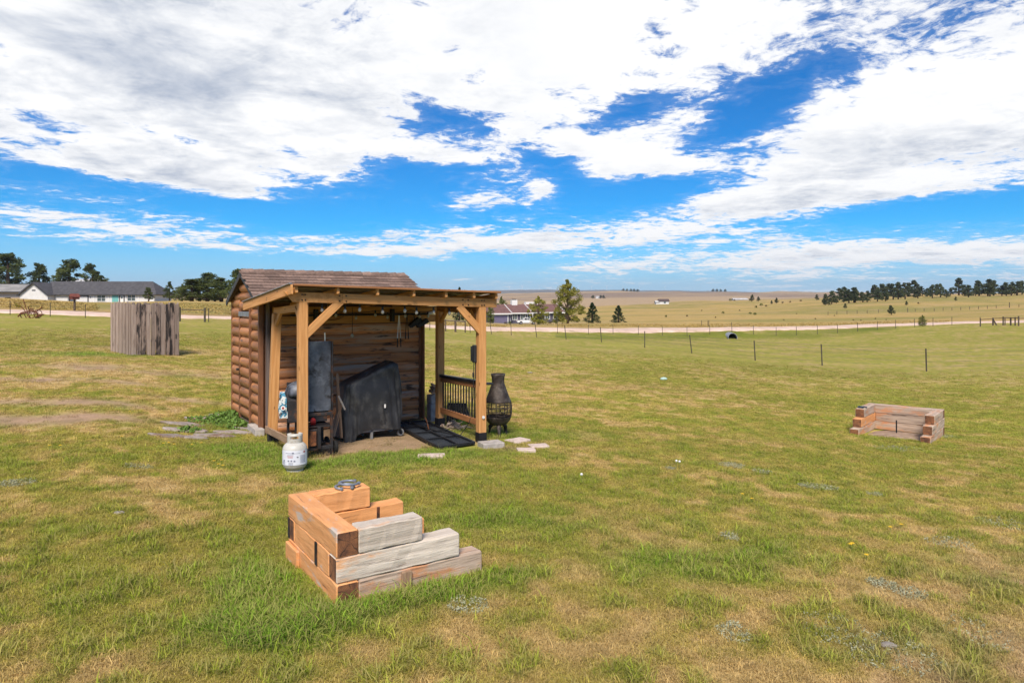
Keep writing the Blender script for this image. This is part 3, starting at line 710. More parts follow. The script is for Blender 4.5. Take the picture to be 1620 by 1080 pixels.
# roof: deck, shingle courses on the front slope, ridge caps
SL = math.hypot(SD / 2, RIDGE - EAVE); nx = (SD / 2) / SL; nz = (RIDGE - EAVE) / SL
OV = .13
def roofpt(a, s, up=0.):           # s = distance down the front slope from the ridge
    return SP(a, SD / 2 - s * nx - up * nz, RIDGE - s * nz + up * nx)
def roofback(a, s, up=0.): return SP(a, SD / 2 + s * nx + up * nz, RIDGE - s * nz + up * nx)
deck = MB()
for fn in (roofpt, roofback):
    p = [fn(-OV, 0), fn(SW + OV, 0), fn(SW + OV, SL + .12), fn(-OV, SL + .12)]
    q = [fn(-OV, 0, .035), fn(SW + OV, 0, .035), fn(SW + OV, SL + .12, .035), fn(-OV, SL + .12, .035)]
    deck.add(p + q, [(0, 1, 2, 3), (4, 7, 6, 5), (0, 4, 5, 1), (1, 5, 6, 2), (2, 6, 7, 3), (3, 7, 4, 0)])
deck.build('roof_deck', M['shingle'], shed)
rowh = .15; W = SW + 2 * OV
slopeX = (roofpt(0, 1) - roofpt(0, 0)).normalized()
tabm = []
for i in range(4):
    r = random.Random(i); w = .27 + .02 * i; L = rowh + .03
    vs = []; 
    for (x, y) in ((-w / 2, -L / 2), (w / 2, -L / 2), (w / 2, L / 2 + r.uniform(-.008, .008)), (-w / 2, L / 2 + r.uniform(-.008, .008))): vs += [(x, y, 0 if y < 0 else .012), (x, y, .006 if y < 0 else .024)]
    me = bpy.data.meshes.new('shingle'); me.from_pydata(vs, [], [(0, 2, 4, 6), (7, 5, 3, 1), (0, 1, 3, 2), (2, 3, 5, 4), (4, 5, 7, 6), (6, 7, 1, 0)]); me.materials.append(M['shingle'])
    tabm.append(me)
def roofframe(p, back=False):
    x = U; y = slopeX; z = x.cross(y)
    if z.z < 0: z = -z; x = -x
    T = Matrix((x, y, z)).transposed().to_4x4(); T.translation = p; return T
for row in range(10):
    a = -OV - .02 - RNG.uniform(0, .16); s = SL + .12 - rowh / 2 - row * rowh + .03
    if s < .05: break
    while a < SW + OV:
        i = RNG.randrange(4); w = .27 + .02 * i
        x = min(max(a + w / 2, -OV + .1), SW + OV - .1)
        place(bpy.data.objects.new('shingle', tabm[i]), roofframe(roofpt(x, s, .036)), shed)
        a += w + .006
n = 17
for i in range(n):
    a = -OV + W * (i + .5) / n
    b_ = MB(); h = W / n * .56
    lift = .035
    p = [roofpt(a - h, .13, .05), roofpt(a + h, .13, .05 + .014), SP(a + h, SD / 2, RIDGE + .075), SP(a - h, SD / 2, RIDGE + .058), roofback(a - h, .13, .05), roofback(a + h, .13, .064)]
    q = [v + Vector((0, 0, .012)) for v in p]
    b_.add(p + q, [(0, 1, 2, 3), (3, 2, 5, 4), (9, 8, 7, 6), (10, 11, 8, 9), (0, 6, 7, 1), (4, 5, 11, 10), (0, 3, 9, 6), (3, 4, 10, 9), (1, 7, 8, 2), (2, 8, 11, 5)])
    b_.build('ridge_cap', M['shingle'], shed)
for fn in (roofpt, roofback):
    beam('rake_board', fn(-OV - .012, -.0, -.03), fn(-OV - .012, SL + .12, -.03), .025, .11, M['darktrim'], shed, up=fn(0, 0, 1) - fn(0, 0, 0))
    beam('rake_board', fn(SW + OV + .012, 0, -.03), fn(SW + OV + .012, SL + .12, -.03), .025, .11, M['trim'], shed, up=fn(0, 0, 1) - fn(0, 0, 0))

# ------------------------------------------------------------------ open lean-to in front of the shed
FL = Vector((-3.30, 10.75, 0)); FR = Vector((-.564, 12.43, 0)); RL = Vector((-4.246, 12.1, 0)); RR = Vector((-1.478, 14.0, 0))
UF = (FR - FL).normalized(); VL = (RL - FL).normalized(); VR = (RR - FR).normalized(); NF = Vector((UF.y, -UF.x, 0))   # NF points to the viewer
def z3(p, z): return Vector((p.x, p.y, z))
perg = thing('lean_to', z3((FL + FR + RL + RR) / 4, ZG), 'open cedar post and beam lean-to built against the front of the log shed', 'lean-to')
PW = .145
for (p, top) in ((FL, 2.40), (FR, 2.31), (RL, 2.20), (RR, 2.23)):
    zg = g(p.x, p.y)
    lean = Vector((.07, .02, 0)) if p is RL else Vector((0, 0, 0))
    beam('post', z3(p, zg + .16), z3(p, top) + lean, PW, PW, M['cedar'], perg, up=UF, c=.008, seg=3, jit=.002, seed=int(p.x * 100))
    b = beam('post_base', z3(p, zg - .02), z3(p, zg + .185), PW + .012, PW + .012, M['black'], perg, up=UF)
# front beam: two boards end to end with a third lapping them, bolts
bl = FL - UF * .30; br = FR + UF * .29
def fz(t): return 2.478 + (2.388 - 2.478) * t           # beam centre height along the front
Lf = (FR - FL).length
def FP(d, z, out=0.): return FL + UF * d + NF * out + Vector((0, 0, z))
s0, s1, s2 = -.30, .62, Lf + .29
b = MB()
b.prism([(-.30, fz(-.09) + .078), (.62, fz(.19) + .078), (.62, fz(.19) - .078), (-.16, fz(-.05) - .078)], -.02, .02, Matrix(((UF.x, -NF.x, 0, FL.x + NF.x * .05), (UF.y, -NF.y, 0, FL.y + NF.y * .05), (0, 0, 1, 0), (0, 0, 0, 1))))
b.build('beam', M['cedar'], perg)
beam('beam', FP(.625, fz(.19), .05), FP(Lf - .36, fz(.9), .05), .04, .156, M['cedar'], perg)
beam('beam', FP(Lf - .357, fz(.9), .05), FP(Lf + .29, fz(1.09), .05), .04, .156, M['cedar'], perg)
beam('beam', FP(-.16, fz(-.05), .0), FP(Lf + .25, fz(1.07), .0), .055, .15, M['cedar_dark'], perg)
bo = MB()
for d in (.57, .68, Lf - .41, Lf - .30, 0., Lf):
    for s in (-.042, .042):
        for e in ((-.025, .025) if abs(d) < .01 or d == Lf else (0,)):
            p = FP(d + e, fz(d / Lf) + s, .072)
            bo.tube([p - NF * .005, p + NF * .012], .012, 6)
bo.build('bolt', M['black'], perg)
# side beams
beam('beam', z3(RL + Vector((.07, .02, 0)), 2.24) + VL * .12, z3(FL, 2.325) - VL * .07 , .045, .12, M['cedar'], perg)
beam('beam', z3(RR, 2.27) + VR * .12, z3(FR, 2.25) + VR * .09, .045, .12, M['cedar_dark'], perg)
beam('cross_board', z3(RL, .15) + UF * -.09 + VL * .07, z3(FL, .17) - UF * .09 + VL * .1, .035, .12, M['scrapwood'], perg)
# braces
def brace(p, q, w=.13, t=.05): return beam('brace', p, q, t, w, M['cedar'], perg)
brace(FP(.03, 1.88, .04), FP(.60, 2.42, .04)); brace(FP(Lf - .03, 1.87, .04), FP(Lf - .48, 2.33, .04))
brace(z3(FL, 2.05) + VL * .05, z3(FL, 2.32) + VL * .33, .07); brace(z3(RL, 1.98) - VL * .02 + Vector((.05, 0, 0)), z3(RL, 2.26) - VL * .30 + Vector((.07, 0, 0)), .07)
brace(z3(RR, 2.0) - VR * .05, z3(RR, 2.28) - VR * .38, .09); brace(z3(FR, 1.93) + VR * .05, z3(FR, 2.25) + VR * .38, .09)
# rafters and roof sheet: high along the front, low against the shed eave
def rz_(t, q): return (2.665 + (2.578 - 2.665) * t) * (1 - q) + 2.40 * q
RFL = FL - UF * .18 + NF * .22; RFR = FR + UF * .27 + NF * .22
RBL = SP(-.30, -.06, 0); RBR = SP(SW + .40, -.10, 0)
def RP(t, q, dz=0.):
    f = RFL.lerp(RFR, t); k = RBL.lerp(RBR, t); p = f.lerp(k, q); return Vector((p.x, p.y, rz_(t, q) + dz))
for t in (.012, .19, .37, .545, .71, .86, .985):
    beam('rafter', RP(t, .01, -.065), RP(t, .97, -.065), .045, .10, M['cedar'], perg)
for i in range(5):
    q = .06 + i * .22
    beam('purlin', RP(0, q, -.012), RP(1, q, -.012), .09, .02, M['roofunder'], perg)
b = MB(); ncor = 46
vs = []; fs = []
for i in range(ncor + 1):
    t = i / ncor
    for q in (0, 1):
        z = .010 + (.008 if i % 2 else 0)
        vs += [RP(t, q, z), RP(t, q, z + .004)]
for i in range(ncor):
    k = i * 4
    fs += [(k + 1, k + 5, k + 7, k + 3), (k, k + 2, k + 6, k + 4), (k, k + 4, k + 5, k + 1), (k + 2, k + 3, k + 7, k + 6)]
b.add(vs, fs); b.build('roof_sheet', M['roofmetal'], perg)
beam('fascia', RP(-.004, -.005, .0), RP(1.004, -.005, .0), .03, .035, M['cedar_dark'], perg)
beam('rake_board', RP(-.012, -.01, -.07), RP(-.012, 1.03, -.07), .035, .155, M['cedar'], perg)
beam('drip_edge', RP(-.017, -.01, .018), RP(-.017, 1.03, .018), .05, .016, M['galv'], perg)
# railing on the right side
rt0, rt1 = z3(RR, .90) - VR * .06, z3(FR, .945) + VR * .06
rl = beam('railing', rt0, rt1, .10, .05, M['black'], perg)
beam('rail', rt0 + Vector((0, 0, -.075)), rt1 + Vector((0, 0, -.075)), .04, .09, M['cedar_dark'], rl)
lb0, lb1 = z3(RR, .20) - VR * .06, z3(FR, .20) + VR * .06
beam('rail', lb0, lb1, .05, .11, M['cedar_dark'], rl)
for i in range(14):
    t = (i + .8) / 14.4
    beam('baluster', lb0.lerp(lb1, t) + Vector((0, 0, .04)), rt0.lerp(rt1, t) + Vector((0, 0, -.06)), .022, .022, M['black'], rl, up=UF, c=.003)
beam('shelf_bracket', z3(FR, .915) + UF * .075, z3(FR, .905) + UF * .24, .09, .04, M['blackmatte'], perg)
MB().lathe([(.001, 0), (.028, 0), (.028, .012), (.001, .012)], 12, frame(z3(FR, .32) + NF * .072, z3(FR, .32) + NF * .1) @ Matrix.Rotation(math.pi / 2, 4, 'Y')).build('round_tag', M['whitepaint'], perg)

# ------------------------------------------------------------------ things hung in the lean-to
def string_light(pts, nb, lbl, sag):
    t = thing('string_light', pts[0], lbl, 'string light', 'strings of bulbs under the lean-to roof')
    path = []
    for a, c in zip(pts[:-1], pts[1:]):
        for i in range(6):
            k = i / 6; p = Vector(a).lerp(Vector(c), k); p.z -= sag * 4 * k * (1 - k); path.append(p)
    path.append(Vector(pts[-1]))
    MB().tube(path, .006, 5).build('cable', M['blackmatte'], t)
    for i in range(nb):
        p = path[int((i + .5) / nb * (len(path) - 1))]
        MB().tube([p, p - Vector((0, 0, .055))], .018, 8).build('socket', M['blackmatte'], t)
        MB().lathe([(.010, 0), (.026, -.02), (.030, -.045), (.018, -.068), (.002, -.075)], 10, Matrix.Translation(p - Vector((0, 0, .055)))).build('bulb', M['glassbulb'], t, smooth=True)
string_light([FP(.2, 2.385, -.05), FP(.95, 2.37, -.06), FP(1.75, 2.345, -.06), FP(2.4, 2.33, -.06), FP(3.0, 2.31, -.06)], 9, 'string of round bulbs along the inside of the front beam', .03)
string_light([SP(.35, -.5, 2.26), SP(1.2, -.55, 2.24), SP(2.0, -.55, 2.24), SP(2.8, -.5, 2.24), SP(3.4, -.45, 2.25)], 9, 'string of round bulbs sagging deeper inside the lean-to before the ledger boards', .05)
bar = thing('hanging_bar', SP(1.8, -.16, 2.14), 'long black pipe bar fixed across the bright ledger boards of the shed wall', 'hanging bar')
MB().tube([SP(.45, -.16, 2.15), SP(SW + .05, -.16, 2.15)], .022, 8).build('pipe', M['black'], bar)
for a in (.95, 2.55):
    beam('bracket', SP(a, -.13, 2.0), SP(a, -.13, 2.26), .11, .07, M['black'], bar, up=U)
MB().tube([SP(SW + .02, -.16, 2.15), SP(SW + .16, -.16, 2.17)], .03, 8).build('sleeve', M['whitepaint'], bar)
def tongs(a, L, m2, lbl, spread=.035):
    t = thing('grill_tongs', SP(a, -.18, 2.13), lbl, 'tongs', 'long grill tools hanging on the bar')
    for s in (-1, 1):
        MB().bar(SP(a + s * .005, -.18, 2.13), SP(a + s * spread, -.18, 2.13 - L * .72), .014, .006).build('arm', m2, t)
        MB().bar(SP(a + s * spread, -.18, 2.13 - L * .72), SP(a + s * (spread + .006), -.18, 2.13 - L), .022, .012).build('grip', M['blackmatte'], t)
    MB().tube([SP(a - .02, -.18, 2.12), SP(a, -.18, 2.17), SP(a + .02, -.18, 2.12)], .005, 5).build('hook', M['black'], t)
tongs(2.68, .66, M['steel'], 'bright steel tongs with black grips, leftmost of the tools on the bar')
tongs(2.86, .50, M['black'], 'all black tongs hanging second on the bar', .03)
for i, (a, an, lbl) in enumerate(((3.02, .75, 'upper black scoop tilted on its hook at the right end of the bar'), (3.15, .60, 'lower black scoop hanging beside the shed corner at the right end of the bar'))):
    t = thing('black_scoop', SP(a, -.2, 2.1), lbl, 'scoop', 'black scoops on the bar')
    c = SP(a + .04 * i, -.22, 1.97 - .015 * i)
    d = U * math.cos(an) * .13 + Vector((0, 0, math.sin(an) * .10))
    MB().prism([(-.13, -.035), (.13, -.05), (.13, .05), (-.13, .035)], -.06, .06, frame(c - d, c + d)).build('pan', M['blackmatte'], t)
    MB().tube([c + Vector((0, 0, .03)), SP(a, -.17, 2.15)], .01, 6).build('hook', M['black'], t)
t = thing('red_tool', SP(.88, -.2, 2.0), 'red handled tool hung at the left bracket of the black bar', 'tool')
MB().tube([SP(.80, -.19, 1.93), SP(.86, -.2, 1.955), SP(.98, -.2, 1.985)], [.016, .024, .018], 7).build('handle', M['red'], t)
MB().tube([SP(.97, -.2, 1.985), SP(1.0, -.19, 2.08)], .008, 6).build('shaft', M['black'], t)
cb = thing('loop_of_cord', SP(1.3, -.14, 2.1), 'thin dark cord drooping below the black bar', 'cord')
MB().tube([SP(1.05 + .09 * i, -.15, 2.12 - .07 * math.sin(math.pi * i / 5)) for i in range(6)], .006, 5).build('cord', M['blackmatte'], cb)
pb = thing('pendant_bulb', SP(1.62, -.3, 2.1), 'single white bulb hanging low on a dark cord in front of the wall boards', 'bulb')
MB().tube([SP(1.62, -.3, 2.3), SP(1.625, -.3, 2.0), SP(1.62, -.3, 1.78)], .006, 5).build('cord', M['blackmatte'], pb)
MB().lathe([(.012, 0), (.032, -.025), (.036, -.05), (.02, -.075), (.002, -.083)], 10, Matrix.Translation(SP(1.62, -.3, 1.78))).build('bulb', M['glassbulb'], pb, smooth=True)
# electrical box on the front right post
eb = FR + VR * .085 - UF * .055
t = thing('electrical_box', z3(eb, 1.4), 'dark grey electrical box fixed to the front right post of the lean-to', 'electrical box')
beam('box', z3(eb, 1.30), z3(eb, 1.62), .11, .13, M['blackmatte'], t, up=UF, c=.012)
beam('lid', z3(eb - UF * .06, 1.33), z3(eb - UF * .06, 1.60), .02, .11, M['blackmatte'], t, up=UF, c=.005)
MB().tube([z3(eb + UF * .01, 1.31), z3(eb + UF * .01, 1.0)], .035, 8).build('conduit', M['blackmatte'], t)
t = thing('power_cord', z3(eb, 1.2), 'thin black power cord with an inline switch hanging from the electrical box', 'cord')
cpts = [z3(eb - UF * .05, 1.31), z3(eb - UF * .06, 1.1), z3(eb - UF * .055, .8), z3(eb - UF * .05 + VR * .05, .5), z3(eb - UF * .08 + VR * .12, .2), z3(eb - UF * .14 + VR * .25, .02), z3(eb - UF * .25 + VR * .3, -.13)]
MB().tube(cpts, .007, 5).build('cord', M['blackmatte'], t)
beam('switch', z3(eb - UF * .06, 1.12), z3(eb - UF * .06, 1.03), .035, .03, M['blackmatte'], t)

# ------------------------------------------------------------------ smoker, gas bottle, covered grill, scrap boards
def Lf_(a, b, z): return FL + UF * a + VL * b + Vector((0, 0, z))   # a along the front, b towards the shed
t = thing('smoker', Lf_(.35, .45, -.1), 'tall black steel smoker cart with a raised flat lid panel behind the front left post', 'smoker')
beam('lid', Lf_(.30, .30, .62), Lf_(.30, .30, 1.76), .52, .05, M['smoker'], t, up=NF, c=.012)
MB().tube([Lf_(.14, .33, 1.75), Lf_(.15, .33, 1.80), Lf_(.22, .33, 1.80)], .018, 8).build('lid_hinge', M['soot'], t)
beam('lid_bolt', Lf_(.46, .30, 1.76), Lf_(.46, .30, 1.90), .02, .02, M['steel'], t, up=UF)
beam('lid_edge', Lf_(.572, .285, .62), Lf_(.572, .285, 1.76), .03, .07, M['soot'], t, up=NF)
barrel = [( .23 * math.cos(a), .23 * math.sin(a)) for a in [i * math.pi / 8 for i in range(16)]]
MB().tube([Lf_(-.02, .75, .80), Lf_(.62, .60, .80)], .27, 16).build('barrel', M['soot'], t, smooth=False)
beam('barrel_shelf', Lf_(-.04, .62, .62), Lf_(.55, .46, .62), .30, .36, M['soot'], t)
MB().lathe([(.001, 0), (.2, 0), (.2, .05), (.15, .17), (.05, .23), (.001, .24)], 14, Matrix.Translation(Lf_(.10, .60, .86))).build('dome', M['smoker'], t, smooth=True)
for (a, b) in ((.08, .10), (.50, .10), (.08, .55), (.50, .55)):
    beam('leg', Lf_(a, b, -.06), Lf_(a, b, .62), .045, .045, M['soot'], t, up=UF)
beam('cart_bar', Lf_(.08, .10, .60), Lf_(.50, .10, .60), .04, .05, M['soot'], t); beam('cart_bar', Lf_(.06, .10, .06), Lf_(.52, .10, .06), .05, .06, M['soot'], t)
beam('cart_bar', Lf_(.50, .10, .06), Lf_(.50, .58, .06), .05, .05, M['soot'], t); beam('cart_bar', Lf_(.08, .10, .06), Lf_(.08, .58, .06), .05, .05, M['soot'], t)
beam('shelf', Lf_(.06, .33, .395), Lf_(.52, .33, .395), .46, .02, M['soot'], t)
bx = beam('firebox', Lf_(.17, .18, .02 + .06), Lf_(.17, .18, .37), .22, .26, M['soot'], t, up=UF, c=.012)
beam('door', Lf_(.155, .045, .11), Lf_(.155, .045, .34), .16, .012, M['rust'], bx, up=NF)
beam('damper', Lf_(.285, .06, .05), Lf_(.285, .06, .40), .05, .05, M['soot'], t, up=UF)
for a in (.0, .13):
    beam('leg', Lf_(a, .78, -.1), Lf_(a, .72, .5), .04, .04, M['soot'], t, up=UF)
for b in (.12, .52):
    wh = MB().lathe([(.03, -.025), (.095, -.025), (.105, -.012), (.105, .012), (.095, .025), (.03, .025)], 18, frame(Lf_(.535, b, .045), Lf_(.60, b, .045)) @ Matrix.Rotation(math.pi / 2, 4, 'Y')).build('wheel', M['tyre'], t, smooth=False)
    MB().lathe([(.001, -.03), (.032, -.03), (.032, .03), (.001, .03)], 10, frame(Lf_(.535, b, .045), Lf_(.60, b, .045)) @ Matrix.Rotation(math.pi / 2, 4, 'Y')).build('hub', M['soot'], wh)
t = thing('red_can', Lf_(.26, .30, .41), 'small red can standing on the shelf of the smoker cart', 'can')
MB().lathe([(.045, 0), (.045, .07), (.03, .10), (.012, .115), (.012, .13)], 12, Matrix.Translation(Lf_(.26, .28, .407))).build('body', M['red'], t, smooth=True)
MB().lathe([(.02, .0), (.02, .02)], 8, Matrix.Translation(Lf_(.26, .28, .53))).build('cap', M['black'], t)
t = thing('patterned_towel', Lf_(-.36, .55, .9), 'blue and white patterned towel hung over the left end of the smoker', 'towel')
m, bs = new_mat('towel print'); nt = m.node_tree
tcd = nt.nodes.new('ShaderNodeTexCoord'); E.nt = nt
nn = E.noise(tcd.outputs['Object'], 11, 3, .6, .6); n2 = E.noise(tcd.outputs['Object'], 24, 2, .5)
cc = E.mix(E.step(.44, .50, nn), (.60, .62, .60), (.05, .20, .30)); cc = E.mix(E.step(.60, .62, n2), cc, (.02, .03, .045))
nt.links.new(cc, bs.inputs['Base Color']); bs.inputs['Roughness'].default_value = .9
b = MB(); vs = []; fs = []
e0 = Lf_(-.055, .66, 0); dirT = (NF * .85 - UF * .5).normalized(); wT = Vector((-dirT.y, dirT.x, 0))
for j in range(9):
    for i in range(7):
        k = i / 6 - .5; zz = .93 - .42 * j / 8 - (.02 * abs(k) if j == 8 else 0)
        p = e0 + dirT * (.10 + .012 * math.sin(i * 1.9 + j * .3) * j / 8 + (0 if j else -.06)) + wT * (k * (.17 - .02 * math.sin(j)))
        vs.append(Vector((p.x, p.y, zz)))
for j in range(8):
    for i in range(6): fs.append((j * 7 + i, j * 7 + i + 1, (j + 1) * 7 + i + 1, (j + 1) * 7 + i))
k0 = len(vs); vs += [v - dirT * .006 for v in vs]; fs += [tuple(x + k0 for x in f[::-1]) for f in list(fs)]
tw = b.add(vs, fs).build('cloth', m, t, smooth=True)
T = frame(e0 + dirT * .118 + Vector((0, 0, .68)), e0 + dirT * .2 + Vector((0, 0, .68))) @ Matrix.Rotation(math.pi / 2, 4, 'Y')
MB().lathe([(.001, 0), (.038, 0), (.038, .004), (.001, .004)], 14, T).build('white_ring', M['whitepaint'], tw)
MB().lathe([(.001, .004), (.022, .004), (.022, .007), (.001, .007)], 12, T).build('red_dot', plain('dull red print', (.35, .08, .07)), tw)

tp = Vector((-3.18, 10.0, 0)); tz = g(tp.x, tp.y) - .015
t = thing('propane_tank', z3(tp, tz), 'grey white propane tank with printed label in the grass before the front left post', 'propane tank')
T = Matrix.Translation(z3(tp, tz))
MB().lathe([(.115, 0), (.118, .035), (.112, .05)], 28, T).build('foot_ring', M['tank'], t, smooth=True)
prof = [(.02, .035), (.09, .04), (.14, .065), (.168, .11), (.176, .16), (.176, .33), (.170, .365), (.15, .405), (.115, .435), (.06, .452), (.02, .456)]
MB().lathe(prof, 32, T).build('cylinder', M['tank'], t, smooth=True)
# collar: a curved guard open towards the hand hole at the front
cam_dir = math.atan2(-tp.y, -tp.x)
b = MB(); vs = []; fs = []; n = 30
for i in range(n + 1):
    an = cam_dir + math.radians(-150 + 300 * i / n)
    dd = math.degrees(abs((an - cam_dir + math.pi) % (2 * math.pi) - math.pi))
    for r in (.108, .100): 
        for zz in (.425, .50, .535, .575): vs.append((r * math.cos(an), r * math.sin(an), zz + (-.012 if zz == .575 and dd > 70 else 0)))
for i in range(n):
    mid = -150 + 300 * (i + .5) / n
    for j in range(3):
        if j == 1 and abs(mid) < 40: continue
        a = i * 8 + j; c = (i + 1) * 8 + j
        fs += [(a, c, c + 1, a + 1), (a + 4, a + 5, c + 5, c + 4)]
    fs.append((i * 8 + 3, (i + 1) * 8 + 3, (i + 1) * 8 + 7, i * 8 + 7))
b.add(vs, fs, T); b.build('collar', M['tank'], t, smooth=True)
MB().lathe([(.03, .45), (.03, .49), (.018, .50), (.018, .52), (.035, .525), (.035, .54)], 10, T).build('valve', plain('brass', (.35, .22, .07), .4, .7), t)
def patch(a0, a1, z0, z1, r, m, par, name):
    vs = []; n = max(2, int(abs(a1 - a0) / 6)); fs = []
    for i in range(n + 1):
        an = cam_dir + math.radians(a0 + (a1 - a0) * i / n)
        for rr in (r, r - .0015):
            vs += [(rr * math.cos(an), rr * math.sin(an), z0), (rr * math.cos(an), rr * math.sin(an), z1)]
    for i in range(n):
        k = i * 4; fs += [(k, k + 4, k + 5, k + 1), (k + 2, k + 3, k + 7, k + 6)]
    return (vs, fs)
vs, fs = patch(-78, 70, .135, .345, .1775, None, None, '')
lab = MB().add(vs, fs, T).build('label', M['label'], t, smooth=True)
pr = {'ink': MB(), 'inkred': MB(), 'inkblack': MB()}
def mark(a0, a1, z0, z1, k): vs, fs = patch(a0, a1, z0, z1, .1792, None, None, ''); pr[k].add(vs, fs, T)
mark(-45, -15, .306, .313, 'ink'); mark(-14, -4, .300, .322, 'ink'); mark(-6, 25, .304, .308, 'ink')
for i, (a0, a1) in enumerate(((-38, -8), (-34, -10))): mark(a0, a1, .262 - .017 * i, .269 - .017 * i, 'inkred')
mark(-36, -6, .280, .285, 'ink')
for i in range(9): mark(24, 24 + RNG.uniform(28, 38), .270 - .013 * i, .274 - .013 * i, 'ink')
for (a, z) in ((-30, .20), (-16, .20), (-2, .196), (-56, .20)):
    mark(a - 4, a + 4, z - .011, z + .011, 'ink')
for i in range(4): mark(-68, -50, .18 - .010 * i, .183 - .010 * i, 'ink'); mark(-30, -8, .172 - .010 * i, .175 - .010 * i, 'ink')
mark(8, 16, .244, .256, 'inkblack')
for i in range(5): mark(46 - (2.2 - abs(i - 2)) * 3.2, 46 + (2.2 - abs(i - 2)) * 3.2, .298 + .008 * i, .306 + .008 * i, 'inkred')
for k, n_ in (('ink', 'small_print'), ('inkred', 'red_mark'), ('inkblack', 'black_mark')): pr[k].build(n_, M[k], lab)

# covered grill
cg = Vector(((582 - 810) / F * 12.75, 12.75, 0)); cgz = g(cg.x, cg.y)
t = thing('covered_grill', z3(cg, cgz), 'grill hidden under a peaked black fabric cover on a wheeled base', 'grill')
NP, NRW = 72, 18
vs = []; fs = []
def covtop(x):     # height of the cover along its length (x from -0.55 left to 0.55 right)
    return float(np.interp(x, [-.55, -.46, -.30, -.12, .12, .30, .42, .50, .58], [1.00, 1.07, 1.12, 1.19, 1.29, 1.37, 1.42, 1.40, 1.28]))
for j in range(NRW + 1):
    s = j / NRW
    for i in range(NP):
        ph = 2 * math.pi * i / NP
        c, s_ = math.cos(ph), math.sin(ph); e = .42
        ux = math.copysign(abs(c) ** e, c); uy = math.copysign(abs(s_) ** e, s_)
        if s < .86:
            k = s / .86; rx = .60 - .085 * k; ry = .33 - .05 * k
            fold = (.034 * abs(math.sin(ph * 5.5 + 2 * math.sin(ph * 3))) ** .7 - .02 + .018 * math.sin(ph * 17 + k * 3) + .020 * math.sin(ph * 5 + 7 * k) + .010 * math.sin(k * 13 + ph * 4)) * (1 - k * .75) ** .6 * 1.25
            x = ux * (rx + fold) + .03 * k; y = uy * (ry + fold)
            zb = .13 + .045 * math.sin(ph * 4 + 1) + .02 * math.sin(ph * 11)
            if c < -.3: zb -= .10
            z = zb + (covtop(x) - .02 - zb) * (1 - (1 - k) ** 1.12)
        else:
            k = (s - .86) / .14; f = 1 - k ** 1.1 * .999
            x = ux * .515 * f + .03; y = uy * .28 * f * (1 - .45 * k); z = covtop(x) + .015 * k - .02 + .026 * k * math.sin(x * 14) - .05 * k * math.exp(-((x + .12) / .12) ** 2)
        p = cg + U * x + V * y; vs.append((p.x, p.y, cgz + z))
for j in range(NRW):
    for i in range(NP): fs.append((j * NP + i, j * NP + (i + 1) % NP, (j + 1) * NP + (i + 1) % NP, (j + 1) * NP + i))
cov = MB().add(vs, fs).build('cover', M['fabric'], t, smooth=True)
MB().tube([cg + U * .17 - V * .33 + Vector((0, 0, cgz + .62)), cg + U * .175 - V * .345 + Vector((0, 0, cgz + .5)), cg + U * .19 - V * .34 + Vector((0, 0, cgz + .3))], .012, 5).build('seam', M['fabric'], cov)
beam('tag', cg + U * .19 - V * .355 + Vector((0, 0, cgz + .57)), cg + U * .19 - V * .355 + Vector((0, 0, cgz + .64)), .03, .004, M['whitepaint'], cov)
fr = MB().bar(cg - U * .45 - V * .22 + Vector((0, 0, cgz + .16)), cg + U * .52 - V * .22 + Vector((0, 0, cgz + .16)), .05).bar(cg - U * .45 + V * .22 + Vector((0, 0, cgz + .16)), cg + U * .52 + V * .22 + Vector((0, 0, cgz + .16)), .05)
fr.build('base_frame', M['greywheel'], t)
for sgn in (-1, 1):
    wc = cg + U * .55 + V * sgn * .24 + Vector((0, 0, cgz + .07))
    w = MB().lathe([(.02, -.02), (.062, -.02), (.07, -.01), (.07, .01), (.062, .02), (.02, .02)], 18, frame(wc - V * .02, wc + V * .02) @ Matrix.Rotation(math.pi / 2, 4, 'Y')).build('wheel', M['greywheel'], t)
    MB().lathe([(.001, -.024), (.035, -.024), (.035, .024), (.001, .024)], 12, frame(wc - V * .02, wc + V * .02) @ Matrix.Rotation(math.pi / 2, 4, 'Y')).build('hub', M['black'], w)
    lp = cg - U * .02 + V * sgn * .22
    beam('leg', z3(lp, cgz - .01), z3(lp, cgz + .17), .05, .05, M['greywheel'], t, up=U)
# boards leaning beside the smoker
def offcut(px0, py0, Z0, px1, py1, Z1, w, m, lbl):
    p = Vector(((px0 - 810) / F * Z0, Z0, EYE - (py0 - HZ) / F * Z0)); q = Vector(((px1 - 810) / F * Z1, Z1, EYE - (py1 - HZ) / F * Z1))
    o = beam('leaning_board', p, q, .03, w, m, None, up=NF, seg=2, jit=.002); tag(o, lbl, 'board', 'scrap boards beside the smoker')
offcut(533.5, 591, 12.35, 540.5, 693, 12.2, .075, M['scrapwood'], 'tallest scrap board leaning upright between smoker and covered grill')
offcut(527.5, 691, 12.1, 540, 640, 12.3, .06, M['scrapwood'], 'short brown scrap board crossing behind the tallest one')
offcut(535.5, 626, 12.1, 546, 648, 12.15, .025, M['greytimber'], 'thin pale stick leaning on the tallest scrap board')

